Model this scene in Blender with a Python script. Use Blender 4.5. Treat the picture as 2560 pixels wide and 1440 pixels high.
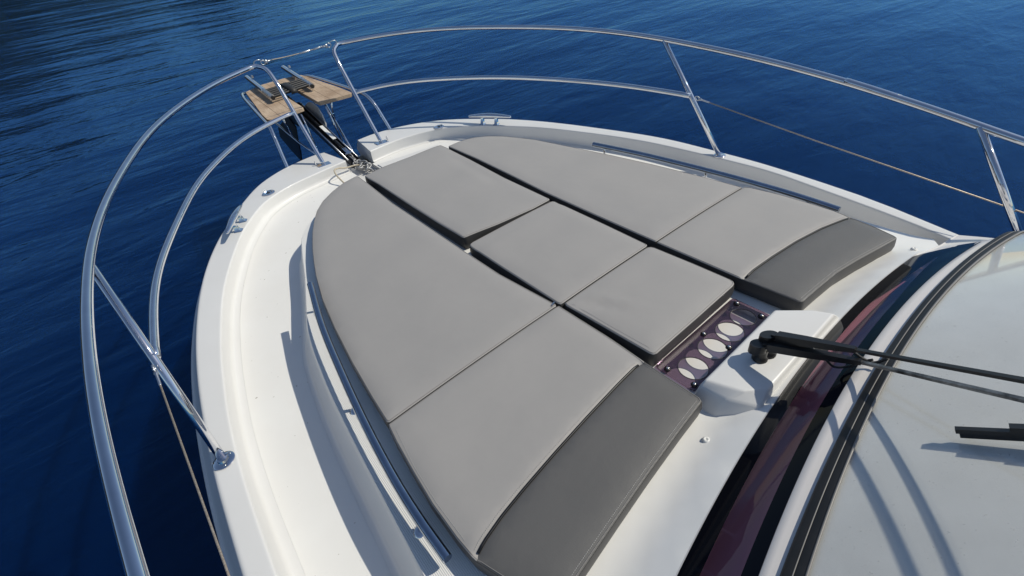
import bpy, bmesh, math, random
from mathutils import Vector, Matrix
from mathutils.geometry import delaunay_2d_cdt

random.seed(7)
scene = bpy.context.scene
for o in list(bpy.data.objects):
    bpy.data.objects.remove(o)
col = scene.collection

# ------------------------------------------------------------------ camera, sky, sun, exposure
# All boat coordinates below are in the boat's own frame: x starboard, y towards the bow, z up, metres.
# TRIM is how the boat floats (slightly bow down).
TRIM = Matrix.Rotation(math.radians(-3.0), 4, 'X')
CAMROT = Matrix(((0.76253504, 0.47610829, -0.43801963),
                 (-0.63536368, 0.42357943, -0.64567287),
                 (-0.12187410, 0.77064996, 0.62549608)))
cam_data = bpy.data.cameras.new('camera')
cam = bpy.data.objects.new('camera', cam_data)
col.objects.link(cam)
cam.matrix_world = TRIM @ (Matrix.Translation((-1.2, 0.0, 2.72808)) @ CAMROT.to_4x4())
cam_data.sensor_width = 36.0
cam_data.lens = 36.0 * 1150.0 / 2560.0
cam_data.clip_start = 0.02
cam_data.clip_end = 9000.0
scene.camera = cam

SUN_AZ = math.radians(122.0)      # from the bow towards starboard
SUN_EL = math.radians(48.0)
sun_dir = (TRIM.to_3x3() @ Vector((math.sin(SUN_AZ) * math.cos(SUN_EL),
                                   math.cos(SUN_AZ) * math.cos(SUN_EL), math.sin(SUN_EL)))).normalized()
world = bpy.data.worlds.new('World')
scene.world = world
world.use_nodes = True
wn = world.node_tree.nodes
wl = world.node_tree.links
wn.clear()
sky = wn.new('ShaderNodeTexSky')
sky.sky_type = 'NISHITA'
sky.sun_disc = False
sky.sun_elevation = math.asin(sun_dir.z)
sky.sun_rotation = math.atan2(sun_dir.x, sun_dir.y)
sky.altitude = 0.0
sky.air_density = 1.0
sky.dust_density = 0.5
sky.ozone_density = 0.8
bg = wn.new('ShaderNodeBackground')
bg.inputs['Strength'].default_value = 0.098
wo = wn.new('ShaderNodeOutputWorld')
wl.new(sky.outputs[0], bg.inputs['Color'])
wl.new(bg.outputs[0], wo.inputs['Surface'])

sun_data = bpy.data.lights.new('sun', 'SUN')
sun_data.energy = 3.5
sun_data.angle = math.radians(0.53)
sun_data.color = (1.0, 0.945, 0.81)
sun = bpy.data.objects.new('sun', sun_data)
col.objects.link(sun)
sun.rotation_euler = (-sun_dir).to_track_quat('-Z', 'Y').to_euler()
sun.location = sun_dir * 60

scene.view_settings.view_transform = 'Standard'
scene.view_settings.look = 'None'
scene.view_settings.exposure = 0.0
scene.view_settings.gamma = 1.0
scene.view_settings.use_curve_mapping = False
scene.render.engine = 'CYCLES'
scene.cycles.max_bounces = 10
scene.cycles.transparent_max_bounces = 12
scene.cycles.caustics_reflective = False
scene.cycles.caustics_refractive = False

# ------------------------------------------------------------------ materials
def inp(node, name, val):
    if name in node.inputs:
        node.inputs[name].default_value = val

def principled(name, color, rough=0.5, metal=0.0, spec=0.5, coat=0.0, ior=1.5):
    m = bpy.data.materials.new(name)
    m.use_nodes = True
    b = m.node_tree.nodes['Principled BSDF']
    inp(b, 'Base Color', (*color, 1)); inp(b, 'Roughness', rough); inp(b, 'Metallic', metal)
    inp(b, 'Specular IOR Level', spec); inp(b, 'Coat Weight', coat); inp(b, 'Coat Roughness', 0.08); inp(b, 'IOR', ior)
    return m

def N(m, t, **kw):
    n = m.node_tree.nodes.new(t)
    for k, v in kw.items():
        if k in n.inputs:
            n.inputs[k].default_value = v
        else:
            setattr(n, k, v)
    return n

def L(m, a, ao, b, bi):
    m.node_tree.links.new(a.outputs[ao], b.inputs[bi])

def coords(m, scale=(1, 1, 1), rot=(0, 0, 0)):
    t = N(m, 'ShaderNodeTexCoord')
    mp = N(m, 'ShaderNodeMapping')
    mp.inputs['Scale'].default_value = scale
    mp.inputs['Rotation'].default_value = rot
    L(m, t, 'Object', mp, 'Vector')
    return mp

def add_bump(m, layers, normal_in=None):
    """layers: (kind, scale, strength, distance, mapping scale)"""
    b = m.node_tree.nodes['Principled BSDF']
    prev = None
    for kind, sc, st, dist, ms in layers:
        mp = coords(m, ms)
        if kind == 'noise':
            t = N(m, 'ShaderNodeTexNoise', Scale=sc, Detail=4.0, Roughness=0.55)
            out = 'Fac'
        elif kind == 'voronoi':
            t = N(m, 'ShaderNodeTexVoronoi', Scale=sc)
            out = 'Distance'
        else:
            t = N(m, 'ShaderNodeTexWave', Scale=sc, Distortion=0.0)
            t.bands_direction = kind[-1].upper()
            out = 'Fac'
        L(m, mp, 'Vector', t, 'Vector')
        bp = N(m, 'ShaderNodeBump', Strength=st, Distance=dist)
        L(m, t, out, bp, 'Height')
        if prev:
            L(m, prev, 'Normal', bp, 'Normal')
        prev = bp
    L(m, prev, 'Normal', b, 'Normal')

def vary(m, color, amount, scale, detail=5.0, color2=None, rough_amt=0.0, mapscale=(1, 1, 1)):
    b = m.node_tree.nodes['Principled BSDF']
    mp = coords(m, mapscale)
    t = N(m, 'ShaderNodeTexNoise', Scale=scale, Detail=detail, Roughness=0.6)
    L(m, mp, 'Vector', t, 'Vector')
    r = N(m, 'ShaderNodeValToRGB')
    c2 = color2 or tuple(c * (1 - amount) for c in color)
    r.color_ramp.elements[0].position = 0.32
    r.color_ramp.elements[1].position = 0.68
    r.color_ramp.elements[0].color = (*c2, 1)
    r.color_ramp.elements[1].color = (*color, 1)
    L(m, t, 'Fac', r, 'Fac')
    L(m, r, 'Color', b, 'Base Color')
    if rough_amt:
        base = b.inputs['Roughness'].default_value
        mr = N(m, 'ShaderNodeMapRange')
        mr.inputs['To Min'].default_value = max(0.02, base - rough_amt)
        mr.inputs['To Max'].default_value = base + rough_amt
        L(m, t, 'Fac', mr, 'Value')
        L(m, mr, 'Result', b, 'Roughness')
    return r

M = {}
M['gelcoat'] = principled('gelcoat', (0.68, 0.675, 0.66), 0.34, 0, 0.5, 0.15)
vary(M['gelcoat'], (0.68, 0.677, 0.667), 0.03, 3.0, color2=(0.655, 0.65, 0.637), rough_amt=0.06)
M['nonskid'] = principled('nonskid', (0.76, 0.755, 0.735), 0.55)
vary(M['nonskid'], (0.765, 0.76, 0.74), 0.03, 2.2, color2=(0.735, 0.725, 0.70), rough_amt=0.05)
def specks(m, base_ramp, thr, col_):
    b = m.node_tree.nodes['Principled BSDF']
    mp = coords(m)
    t = N(m, 'ShaderNodeTexNoise', Scale=55.0, Detail=1.0)
    L(m, mp, 'Vector', t, 'Vector')
    r = N(m, 'ShaderNodeMapRange')
    r.inputs['From Min'].default_value = thr; r.inputs['From Max'].default_value = thr + .03
    L(m, t, 'Fac', r, 'Value')
    mx = N(m, 'ShaderNodeMixRGB'); mx.inputs['Color2'].default_value = (*col_, 1)
    L(m, r, 'Result', mx, 'Fac'); L(m, base_ramp, 'Color', mx, 'Color1'); L(m, mx, 'Color', b, 'Base Color')
ns_ramp = [n for n in M['nonskid'].node_tree.nodes if n.type == 'VALTORGB'][0]
specks(M['nonskid'], ns_ramp, 0.772, (0.32, 0.29, 0.25))
add_bump(M['nonskid'], [('voronoi', 420.0, 0.12, 0.001, (1, 1, 1))])
M['coachroof'] = principled('coachroof_gelcoat', (0.77, 0.765, 0.745), 0.4, 0, 0.5, 0.1)
vary(M['coachroof'], (0.775, 0.77, 0.752), 0.03, 4.0, color2=(0.745, 0.738, 0.715), rough_amt=0.05)
M['ledge'] = principled('ribbed_ledge', (0.77, 0.765, 0.745), 0.45)
vary(M['ledge'], (0.775, 0.77, 0.752), 0.03, 4.0, color2=(0.745, 0.738, 0.715))
add_bump(M['ledge'], [('waveX', 60.0, 0.6, 0.0015, (1, 0.12, 1))])
M['coaming'] = principled('coaming_gelcoat', (0.66, 0.63, 0.61), 0.3, 0, 0.5, 0.2)
M['steel'] = principled('polished_steel', (0.72, 0.73, 0.76), 0.045, 1.0)
vary(M['steel'], (0.73, 0.74, 0.77), 0.06, 9.0, color2=(0.64, 0.65, 0.69), rough_amt=0.025)
M['rail_steel'] = principled('sky_tinted_steel', (0.34, 0.38, 0.45), 0.07, 1.0)  # handrail steel with the deep blue sky reflection put into its colour
vary(M['rail_steel'], (0.36, 0.40, 0.47), 0.1, 20.0, color2=(0.29, 0.33, 0.40), rough_amt=0.03)
M['steel_dull'] = principled('dull_steel', (0.55, 0.56, 0.58), 0.28, 1.0)
M['galv'] = principled('galvanised', (0.36, 0.36, 0.36), 0.5, 0.75)
vary(M['galv'], (0.42, 0.42, 0.42), 0.2, 30.0, color2=(0.26, 0.26, 0.27))
M['blade_metal'] = principled('anchor_blade', (0.68, 0.67, 0.65), 0.55, 0.0)  # pale galvanised, colour brightened in place of sunlight the seat blocks
vary(M['blade_metal'], (0.72, 0.71, 0.69), 0.2, 12.0, color2=(0.55, 0.54, 0.52))
M['black_metal'] = principled('black_metal', (0.014, 0.014, 0.016), 0.4, 0.2)
M['black_plastic'] = principled('black_plastic', (0.012, 0.012, 0.013), 0.38)
vary(M['black_plastic'], (0.016, 0.016, 0.017), 0.4, 60.0, rough_amt=0.08)
M['rubber'] = principled('black_rubber', (0.017, 0.017, 0.018), 0.55)
vary(M['rubber'], (0.021, 0.020, 0.020), 0.4, 22.0, rough_amt=0.1)
M['worn_arm'] = principled('worn_wiper_arm', (0.16, 0.15, 0.14), 0.35, 0.5)
vary(M['worn_arm'], (0.34, 0.34, 0.34), 0.5, 26.0, color2=(0.03, 0.03, 0.03))
M['screw'] = principled('screw_head', (0.6, 0.6, 0.6), 0.25, 1.0)
M['wire'] = principled('wire_rope', (0.46, 0.39, 0.32), 0.45, 0.6)
vary(M['wire'], (0.52, 0.46, 0.38), 0.3, 240.0, color2=(0.28, 0.22, 0.17))
M['rope'] = principled('rope', (0.50, 0.44, 0.34), 0.9)
vary(M['rope'], (0.55, 0.50, 0.40), 0.3, 160.0, color2=(0.34, 0.28, 0.20))
M['bead'] = principled('grey_bead', (0.20, 0.19, 0.18), 0.45)
M['blue_lens'] = principled('dark_lens', (0.06, 0.08, 0.16), 0.12)
M['white_plastic'] = principled('white_plastic', (0.7, 0.7, 0.68), 0.35)
M['shade_cloth'] = principled('windscreen_shade', (0.86, 0.855, 0.84), 0.6)
vary(M['shade_cloth'], (0.87, 0.865, 0.85), 0.1, 7.0, color2=(0.80, 0.795, 0.78))
M['interior'] = principled('interior_trim', (0.62, 0.55, 0.54), 0.6)
M['rib'] = principled('rub_rail', (0.60, 0.60, 0.60), 0.35)

def vinyl(name, c1, c2, rough, weave=True):
    m = principled(name, c1, rough, 0, 0.45)
    vary(m, c1, 0, 3.5, color2=c2, rough_amt=0.06)
    layers = [('noise', 3.0, 0.10, 0.03, (1, 1, 1)), ('noise', 19.0, 0.07, 0.005, (1, 2.6, 1)), ('noise', 70.0, 0.04, 0.003, (1.6, 1, 1))]
    if weave:
        layers += [('waveX', 130.0, 0.25, 0.0006, (1, 1, 1)), ('waveY', 130.0, 0.25, 0.0006, (1, 1, 1))]
    else:
        layers += [('noise', 480.0, 0.12, 0.0008, (1, 1, 1))]
    add_bump(m, layers)
    return m
M['light_vinyl'] = vinyl('grey_vinyl', (0.330, 0.316, 0.304), (0.308, 0.296, 0.286), 0.52, False)
M['dark_vinyl'] = vinyl('charcoal_vinyl', (0.112, 0.109, 0.106), (0.104, 0.102, 0.100), 0.48)
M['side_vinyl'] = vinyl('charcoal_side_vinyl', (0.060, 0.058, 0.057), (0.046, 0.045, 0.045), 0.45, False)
M['seam_vinyl'] = principled('seam_vinyl', (0.20, 0.19, 0.185), 0.6)
M['piping'] = principled('black_piping', (0.006, 0.006, 0.007), 0.4)
M['thread'] = principled('grey_thread', (0.42, 0.41, 0.40), 0.7)

def teak():
    m = principled('weathered_teak', (0.40, 0.29, 0.20), 0.75)
    b = m.node_tree.nodes['Principled BSDF']
    mp = coords(m, (1.0, 1.0, 1.0))
    n1 = N(m, 'ShaderNodeTexNoise', Scale=4.0, Detail=6.0, Roughness=0.65)
    n2 = N(m, 'ShaderNodeTexNoise', Scale=14.0, Detail=8.0, Roughness=0.7)
    mp2 = coords(m, (9.0, 0.7, 4.0))
    L(m, mp, 'Vector', n1, 'Vector'); L(m, mp2, 'Vector', n2, 'Vector')
    r1 = N(m, 'ShaderNodeValToRGB')
    r1.color_ramp.elements[0].position = 0.3; r1.color_ramp.elements[0].color = (0.36, 0.25, 0.165, 1)
    r1.color_ramp.elements[1].position = 0.72; r1.color_ramp.elements[1].color = (0.62, 0.49, 0.36, 1)
    r2 = N(m, 'ShaderNodeValToRGB')
    r2.color_ramp.elements[0].position = 0.35; r2.color_ramp.elements[0].color = (0.62, 0.60, 0.58, 1)
    r2.color_ramp.elements[1].position = 0.65; r2.color_ramp.elements[1].color = (1, 1, 1, 1)
    mx = N(m, 'ShaderNodeMixRGB', blend_type='MULTIPLY'); mx.inputs['Fac'].default_value = 0.8
    L(m, n1, 'Fac', r1, 'Fac'); L(m, n2, 'Fac', r2, 'Fac')
    L(m, r1, 'Color', mx, 'Color1'); L(m, r2, 'Color', mx, 'Color2'); L(m, mx, 'Color', b, 'Base Color')
    bp = N(m, 'ShaderNodeBump', Strength=0.4, Distance=0.003)
    L(m, n2, 'Fac', bp, 'Height'); L(m, bp, 'Normal', b, 'Normal')
    return m
M['teak'] = teak()

def glass(name, tint, rough=0.02, f0=1.5, dust=0.0, dust_col=(0.5, 0.5, 0.5)):
    m = bpy.data.materials.new(name)
    m.use_nodes = True
    nt = m.node_tree
    nt.nodes.clear()
    out = nt.nodes.new('ShaderNodeOutputMaterial')
    tr = nt.nodes.new('ShaderNodeBsdfTransparent'); tr.inputs['Color'].default_value = (*tint, 1)
    gl = nt.nodes.new('ShaderNodeBsdfGlossy'); gl.inputs['Roughness'].default_value = rough
    gl.inputs['Color'].default_value = (1, 1, 1, 1)
    fr = nt.nodes.new('ShaderNodeFresnel'); fr.inputs['IOR'].default_value = f0
    mix = nt.nodes.new('ShaderNodeMixShader')
    geo = nt.nodes.new('ShaderNodeNewGeometry')       # the pane is thin: same reflection from either side
    io = nt.nodes.new('ShaderNodeMapRange')
    io.inputs['To Min'].default_value = f0; io.inputs['To Max'].default_value = 1.0 / f0
    nt.links.new(geo.outputs['Backfacing'], io.inputs['Value'])
    nt.links.new(io.outputs['Result'], fr.inputs['IOR'])
    nt.links.new(fr.outputs[0], mix.inputs['Fac'])
    last = tr
    if dust:
        df = nt.nodes.new('ShaderNodeBsdfDiffuse'); df.inputs['Color'].default_value = (*dust_col, 1)
        tc = nt.nodes.new('ShaderNodeTexCoord')
        n = nt.nodes.new('ShaderNodeTexNoise'); n.inputs['Scale'].default_value = 5.0; n.inputs['Detail'].default_value = 8.0
        n2 = nt.nodes.new('ShaderNodeTexNoise'); n2.inputs['Scale'].default_value = 140.0; n2.inputs['Detail'].default_value = 2.0
        nt.links.new(tc.outputs['Object'], n.inputs['Vector']); nt.links.new(tc.outputs['Object'], n2.inputs['Vector'])
        mr = nt.nodes.new('ShaderNodeMapRange')
        mr.inputs['From Min'].default_value = 0.3; mr.inputs['From Max'].default_value = 0.7
        mr.inputs['To Min'].default_value = dust * 0.6; mr.inputs['To Max'].default_value = dust * 1.4
        nt.links.new(n.outputs['Fac'], mr.inputs['Value'])
        sp = nt.nodes.new('ShaderNodeMapRange')
        sp.inputs['From Min'].default_value = 0.69; sp.inputs['From Max'].default_value = 0.77
        sp.inputs['To Max'].default_value = 0.22
        nt.links.new(n2.outputs['Fac'], sp.inputs['Value'])
        ad = nt.nodes.new('ShaderNodeMath'); ad.operation = 'ADD'
        nt.links.new(mr.outputs['Result'], ad.inputs[0]); nt.links.new(sp.outputs['Result'], ad.inputs[1])
        mr_out = ad.outputs[0]
        mm = nt.nodes.new('ShaderNodeMixShader')
        nt.links.new(mr_out, mm.inputs['Fac'])
        nt.links.new(tr.outputs[0], mm.inputs[1]); nt.links.new(df.outputs[0], mm.inputs[2])
        last = mm
    nt.links.new(last.outputs[0], mix.inputs[1]); nt.links.new(gl.outputs[0], mix.inputs[2])
    nt.links.new(mix.outputs[0], out.inputs['Surface'])
    return m
M['acrylic'] = glass('tinted_acrylic', (0.43, 0.35, 0.43), 0.03, 1.45, 0.03, (0.4, 0.35, 0.4))
M['tint_glass'] = glass('tinted_glass', (0.89, 0.715, 0.785), 0.02, 1.28)
M['screen_glass'] = glass('windscreen_glass', (0.97, 0.975, 0.97), 0.03, 1.45, 0.07, (0.6, 0.58, 0.55))
M['frit'] = principled('black_glass', (0.003, 0.004, 0.008), 0.05, 0, 0.08, 0.0)
M['lens'] = glass('lens', (0.7, 0.8, 0.9), 0.05)

# sea water
def water_mat():
    m = bpy.data.materials.new('sea_water')
    m.use_nodes = True
    nt = m.node_tree
    nt.nodes.clear()
    out = N(m, 'ShaderNodeOutputMaterial')
    body = N(m, 'ShaderNodeSubsurfaceScattering', Scale=1.2)
    body.inputs['Color'].default_value = (0.0001, 0.0048, 0.030, 1)
    body.inputs['Radius'].default_value = (0.4, 1.0, 1.0)
    glo = N(m, 'ShaderNodeBsdfGlossy', Roughness=0.07)
    glo.inputs['Color'].default_value = (0.27, 0.60, 1.0, 1)
    fre = N(m, 'ShaderNodeFresnel', IOR=1.58)
    mix = N(m, 'ShaderNodeMixShader')
    tc = N(m, 'ShaderNodeTexCoord')
    def layer(scale, rot, ms, detail, rough=0.55, dist=0.0):
        mp = N(m, 'ShaderNodeMapping'); mp.inputs['Rotation'].default_value = (0, 0, math.radians(rot)); mp.inputs['Scale'].default_value = ms
        L(m, tc, 'Object', mp, 'Vector')
        t = N(m, 'ShaderNodeTexNoise', Scale=scale, Detail=detail, Roughness=rough)
        t.inputs['Distortion'].default_value = dist
        L(m, mp, 'Vector', t, 'Vector')
        return t
    swell = layer(0.16, 38, (0.55, 1.5, 1), 2.0)
    chop = layer(0.75, 22, (0.6, 1.5, 1), 3.0, 0.5, 0.4)
    rip = layer(3.3, 30, (0.55, 1.35, 1), 3.0, 0.5, 0.5)
    fine = layer(15.0, 12, (0.7, 1.3, 1), 2.0, 0.5, 0.3)
    prev = None
    for t, st, d in ((swell, 1.0, 0.16), (chop, 1.0, 0.042), (rip, 1.0, 0.0105), (fine, 1.0, 0.0014)):
        bp = N(m, 'ShaderNodeBump', Strength=st, Distance=d)
        L(m, t, 'Fac', bp, 'Height')
        if prev:
            L(m, prev, 'Normal', bp, 'Normal')
        prev = bp
    for n in (glo, fre):
        L(m, prev, 'Normal', n, 'Normal')
    L(m, fre, 'Fac', mix, 'Fac')
    m.node_tree.links.new(body.outputs[0], mix.inputs[1]); m.node_tree.links.new(glo.outputs[0], mix.inputs[2])
    m.node_tree.links.new(mix.outputs[0], out.inputs['Surface'])
    return m
M['water'] = water_mat()
M['hill'] = principled('hill_scrub', (0.02, 0.025, 0.02), 0.9)
vary(M['hill'], (0.020, 0.018, 0.013), 0.5, 0.03, color2=(0.009, 0.010, 0.008))

# ------------------------------------------------------------------ helpers
BASE = {}

def link(o, parent=None):
    col.objects.link(o)
    if parent is not None:
        o.parent = parent
    return o

def thing(name, base, label, cat, group=None):
    o = bpy.data.objects.new(name, None)
    o.empty_display_size = 0.1
    link(o)
    o.matrix_world = TRIM @ Matrix.Translation(base)
    o['label'] = label; o['category'] = cat
    if group:
        o['group'] = group
    BASE[o] = Vector(base)
    return o

def obj(name, mb, mat, parent, smooth=True, auto=None, label=None, kind=None):
    """one mesh object; mb = (verts, faces) in boat coordinates"""
    verts, faces = (mb.v, mb.f) if isinstance(mb, MB) else mb
    base = BASE.get(parent, Vector((0, 0, 0)))
    me = bpy.data.meshes.new(name)
    me.from_pydata([tuple(Vector(p) - base) for p in verts], [], faces)
    me.materials.append(M[mat] if isinstance(mat, str) else mat)
    bm = bmesh.new(); bm.from_mesh(me)
    bmesh.ops.recalc_face_normals(bm, faces=bm.faces)
    bm.to_mesh(me); bm.free()
    if smooth:
        me.polygons.foreach_set('use_smooth', [True] * len(me.polygons))
        if auto is not None:
            me.set_sharp_from_angle(angle=math.radians(auto))
    o = bpy.data.objects.new(name, me)
    link(o, parent)
    BASE[o] = base
    if label:
        o['label'] = label
    if kind:
        o['kind'] = kind
    return o

def catmull(pts, n=8, closed=False):
    P = [Vector(p) for p in pts]
    out = []
    m = len(P)
    rng = range(m) if closed else range(m - 1)
    for i in rng:
        p1, p2 = P[i], P[(i + 1) % m]
        p0 = P[(i - 1) % m] if (closed or i > 0) else p1 * 2 - p2
        p3 = P[(i + 2) % m] if (closed or i + 2 < m) else p2 * 2 - p1
        # centripetal
        def tj(ti, a, b): return ti + max((b - a).length, 1e-6) ** 0.5
        t0 = 0; t1 = tj(t0, p0, p1); t2 = tj(t1, p1, p2); t3 = tj(t2, p2, p3)
        for k in range(n):
            t = t1 + (t2 - t1) * k / n
            a1 = p0 * ((t1 - t) / (t1 - t0)) + p1 * ((t - t0) / (t1 - t0))
            a2 = p1 * ((t2 - t) / (t2 - t1)) + p2 * ((t - t1) / (t2 - t1))
            a3 = p2 * ((t3 - t) / (t3 - t2)) + p3 * ((t - t2) / (t3 - t2))
            b1 = a1 * ((t2 - t) / (t2 - t0)) + a2 * ((t - t0) / (t2 - t0))
            b2 = a2 * ((t3 - t) / (t3 - t1)) + a3 * ((t - t1) / (t3 - t1))
            out.append(b1 * ((t2 - t) / (t2 - t1)) + b2 * ((t - t1) / (t2 - t1)))
    if not closed:
        out.append(P[-1].copy())
    return out

def relax(pts, it=14, keep=6):
    P = [Vector(p) for p in pts]
    for _ in range(it):
        Q = [p.copy() for p in P]
        for i in range(keep, len(P) - 2):
            Q[i] = P[i] * .5 + (P[i - 1] + P[i + 1]) * .25
        P = Q
    return P

def resample(pts, step=None, count=None, closed=False):
    P = [Vector(p) for p in pts]
    if closed:
        P = P + [P[0]]
    ds = [0.0]
    for a, b in zip(P[:-1], P[1:]):
        ds.append(ds[-1] + (b - a).length)
    tot = ds[-1]
    if count is None:
        count = max(3, int(round(tot / step)))
        if not closed:
            count += 1
    out = []
    div = count if closed else count - 1
    j = 0
    for i in range(count):
        t = tot * i / div
        while j < len(ds) - 2 and ds[j + 1] < t:
            j += 1
        seg = ds[j + 1] - ds[j]
        f = (t - ds[j]) / seg if seg > 1e-9 else 0
        out.append(P[j].lerp(P[j + 1], min(max(f, 0), 1)))
    return out

class MB:
    def __init__(self):
        self.v = []; self.f = []
    def add(self, verts, faces):
        n = len(self.v)
        self.v += [Vector(p) for p in verts]
        self.f += [tuple(i + n for i in f) for f in faces]
        return self
    def tube(self, pts, r, seg=12, cap=True, sx=1.0, up=None):
        pts = [Vector(p) for p in pts]
        rs = r if isinstance(r, (list, tuple)) else [r] * len(pts)
        tang = []
        for i in range(len(pts)):
            a = pts[max(0, i - 1)]; b = pts[min(len(pts) - 1, i + 1)]
            tang.append((b - a).normalized())
        u = Vector(up) if up else Vector((0, 0, 1))
        if abs(tang[0].dot(u)) > 0.95:
            u = Vector((1, 0, 0))
        nrm = (u - tang[0] * u.dot(tang[0])).normalized()
        verts = []
        for p, t, rr in zip(pts, tang, rs):
            nrm = (nrm - t * nrm.dot(t)).normalized()
            bn = t.cross(nrm)
            for k in range(seg):
                a = 2 * math.pi * k / seg
                verts.append(p + nrm * math.cos(a) * rr + bn * math.sin(a) * rr * sx)
        faces = []
        for i in range(len(pts) - 1):
            for k in range(seg):
                faces.append((i * seg + k, i * seg + (k + 1) % seg, (i + 1) * seg + (k + 1) % seg, (i + 1) * seg + k))
        if cap:
            faces.append(tuple(range(seg))[::-1])
            faces.append(tuple(range((len(pts) - 1) * seg, len(pts) * seg)))
        return self.add(verts, faces)
    def lathe(self, c, prof, axis=(0, 0, 1), seg=24):
        """prof: list of (radius, height)"""
        q = Vector((0, 0, 1)).rotation_difference(Vector(axis))
        c = Vector(c)
        verts = []; faces = []
        for r, h in prof:
            for k in range(seg):
                a = 2 * math.pi * k / seg
                verts.append(c + q @ Vector((r * math.cos(a), r * math.sin(a), h)))
        for i in range(len(prof) - 1):
            for k in range(seg):
                faces.append((i * seg + k, i * seg + (k + 1) % seg, (i + 1) * seg + (k + 1) % seg, (i + 1) * seg + k))
        faces.append(tuple(range(seg)))
        faces.append(tuple(range((len(prof) - 1) * seg, len(prof) * seg)))
        return self.add(verts, faces)
    def box(self, c, s, rot=None):
        c = Vector(c)
        m = rot or Matrix.Identity(3)
        vs = []
        for x in (-1, 1):
            for y in (-1, 1):
                for z in (-1, 1):
                    vs.append(c + m @ Vector((x * s[0] / 2, y * s[1] / 2, z * s[2] / 2)))
        return self.add(vs, [(0, 1, 3, 2), (4, 6, 7, 5), (0, 4, 5, 1), (2, 3, 7, 6), (0, 2, 6, 4), (1, 5, 7, 3)])
    def prism(self, bottom, top):
        n = len(bottom)
        f = [tuple(range(n))[::-1], tuple(range(n, 2 * n))]
        f += [(i, (i + 1) % n, n + (i + 1) % n, n + i) for i in range(n)]
        return self.add(list(bottom) + list(top), f)
    def grid(self, rows, closed=False):
        m = len(rows[0])
        vs = [p for r in rows for p in r]
        fs = []
        for i in range(len(rows) - 1):
            for j in range(m if closed else m - 1):
                fs.append((i * m + j, i * m + (j + 1) % m, (i + 1) * m + (j + 1) % m, (i + 1) * m + j))
        return self.add(vs, fs)

def smooth01(a, b, x):
    t = min(max((x - a) / (b - a), 0), 1)
    return t * t * (3 - 2 * t)

def lerp(a, b, t):
    return a + (b - a) * t

def interp(x, xs, ys):
    if x <= xs[0]: return ys[0]
    for i in range(len(xs) - 1):
        if x <= xs[i + 1]:
            return lerp(ys[i], ys[i + 1], (x - xs[i]) / (xs[i + 1] - xs[i]))
    return ys[-1]

def inside(p, poly):
    c = False
    x, y = p
    j = len(poly) - 1
    for i in range(len(poly)):
        xi, yi = poly[i][0], poly[i][1]; xj, yj = poly[j][0], poly[j][1]
        if (yi > y) != (yj > y) and x < (xj - xi) * (y - yi) / (yj - yi) + xi:
            c = not c
        j = i
    return c

def dist_poly(p, poly, closed=True):
    best = 1e9
    P = Vector((p[0], p[1]))
    n = len(poly)
    for i in range(n if closed else n - 1):
        a = Vector(poly[i][:2]); b = Vector(poly[(i + 1) % n][:2])
        ab = b - a
        t = max(0, min(1, (P - a).dot(ab) / max(ab.length_squared, 1e-12)))
        best = min(best, (P - a - ab * t).length)
    return best

def area2(poly):
    return sum(poly[i][0] * poly[(i + 1) % len(poly)][1] - poly[(i + 1) % len(poly)][0] * poly[i][1] for i in range(len(poly))) / 2

def offset(poly, d):
    """move a counter-clockwise closed polyline outwards by d"""
    n = len(poly)
    out = []
    for i in range(n):
        a = Vector(poly[i - 1][:2]); b = Vector(poly[i][:2]); c = Vector(poly[(i + 1) % n][:2])
        t1 = (b - a).normalized(); t2 = (c - b).normalized()
        n1 = Vector((t1.y, -t1.x)); n2 = Vector((t2.y, -t2.x))
        nn = n1 + n2
        if nn.length < 1e-6:
            nn = n1
        nn.normalize()
        k = max(nn.dot(n1), 0.5)
        out.append(b + nn * (d / k))
    return out

def round_corners(pts, r, n=4):
    """pts: list of (x, y[, radius]) closed; rounds corners"""
    out = []
    m = len(pts)
    for i in range(m):
        b = Vector(pts[i][:2]); a = Vector(pts[i - 1][:2]); c = Vector(pts[(i + 1) % m][:2])
        rr = pts[i][2] if len(pts[i]) > 2 else r
        u = (a - b); w = (c - b)
        ang = u.angle(w, math.pi)
        if rr <= 0 or ang > math.radians(155):
            out.append(b); continue
        d = min(rr / math.tan(ang / 2), u.length * 0.45, w.length * 0.45)
        p0 = b + u.normalized() * d; p1 = b + w.normalized() * d
        for k in range(n + 1):
            t = k / n
            out.append(p0 * (1 - t) ** 2 + b * 2 * t * (1 - t) + p1 * t * t)
    return out

def fill(poly, step, zf, extra_lines=(), keep=None):
    """triangulated sheet inside poly with interior grid points; extra_lines are constrained polylines"""
    pts = [Vector(p[:2]) for p in poly]
    n = len(pts)
    edges = []
    verts = list(pts)
    for ln in extra_lines:
        s = len(verts)
        verts += [Vector(p[:2]) for p in ln]
        edges += [(s + i, s + i + 1) for i in range(len(ln) - 1)]
    xs = [p.x for p in pts]; ys = [p.y for p in pts]
    x = min(xs) + step / 2
    row = 0
    while x < max(xs):
        y = min(ys) + step / 2 + (step / 2 if row % 2 else 0)
        while y < max(ys):
            if inside((x, y), pts) and dist_poly((x, y), pts) > step * 0.45 and all(dist_poly((x, y), l, False) > step * 0.4 for l in extra_lines):
                verts.append(Vector((x, y)))
            y += step
        x += step * 0.87; row += 1
    res = delaunay_2d_cdt(verts, edges, [list(range(n))], 1, 1e-6)
    vs, fs = res[0], res[2]
    tri = []
    for f in fs:
        c = sum((vs[i] for i in f), Vector((0, 0))) / len(f)
        if inside((c.x, c.y), pts) and (keep is None or keep(c)):
            tri.append(tuple(f))
    return [Vector((v.x, v.y, zf(v.x, v.y))) for v in vs], tri

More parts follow.
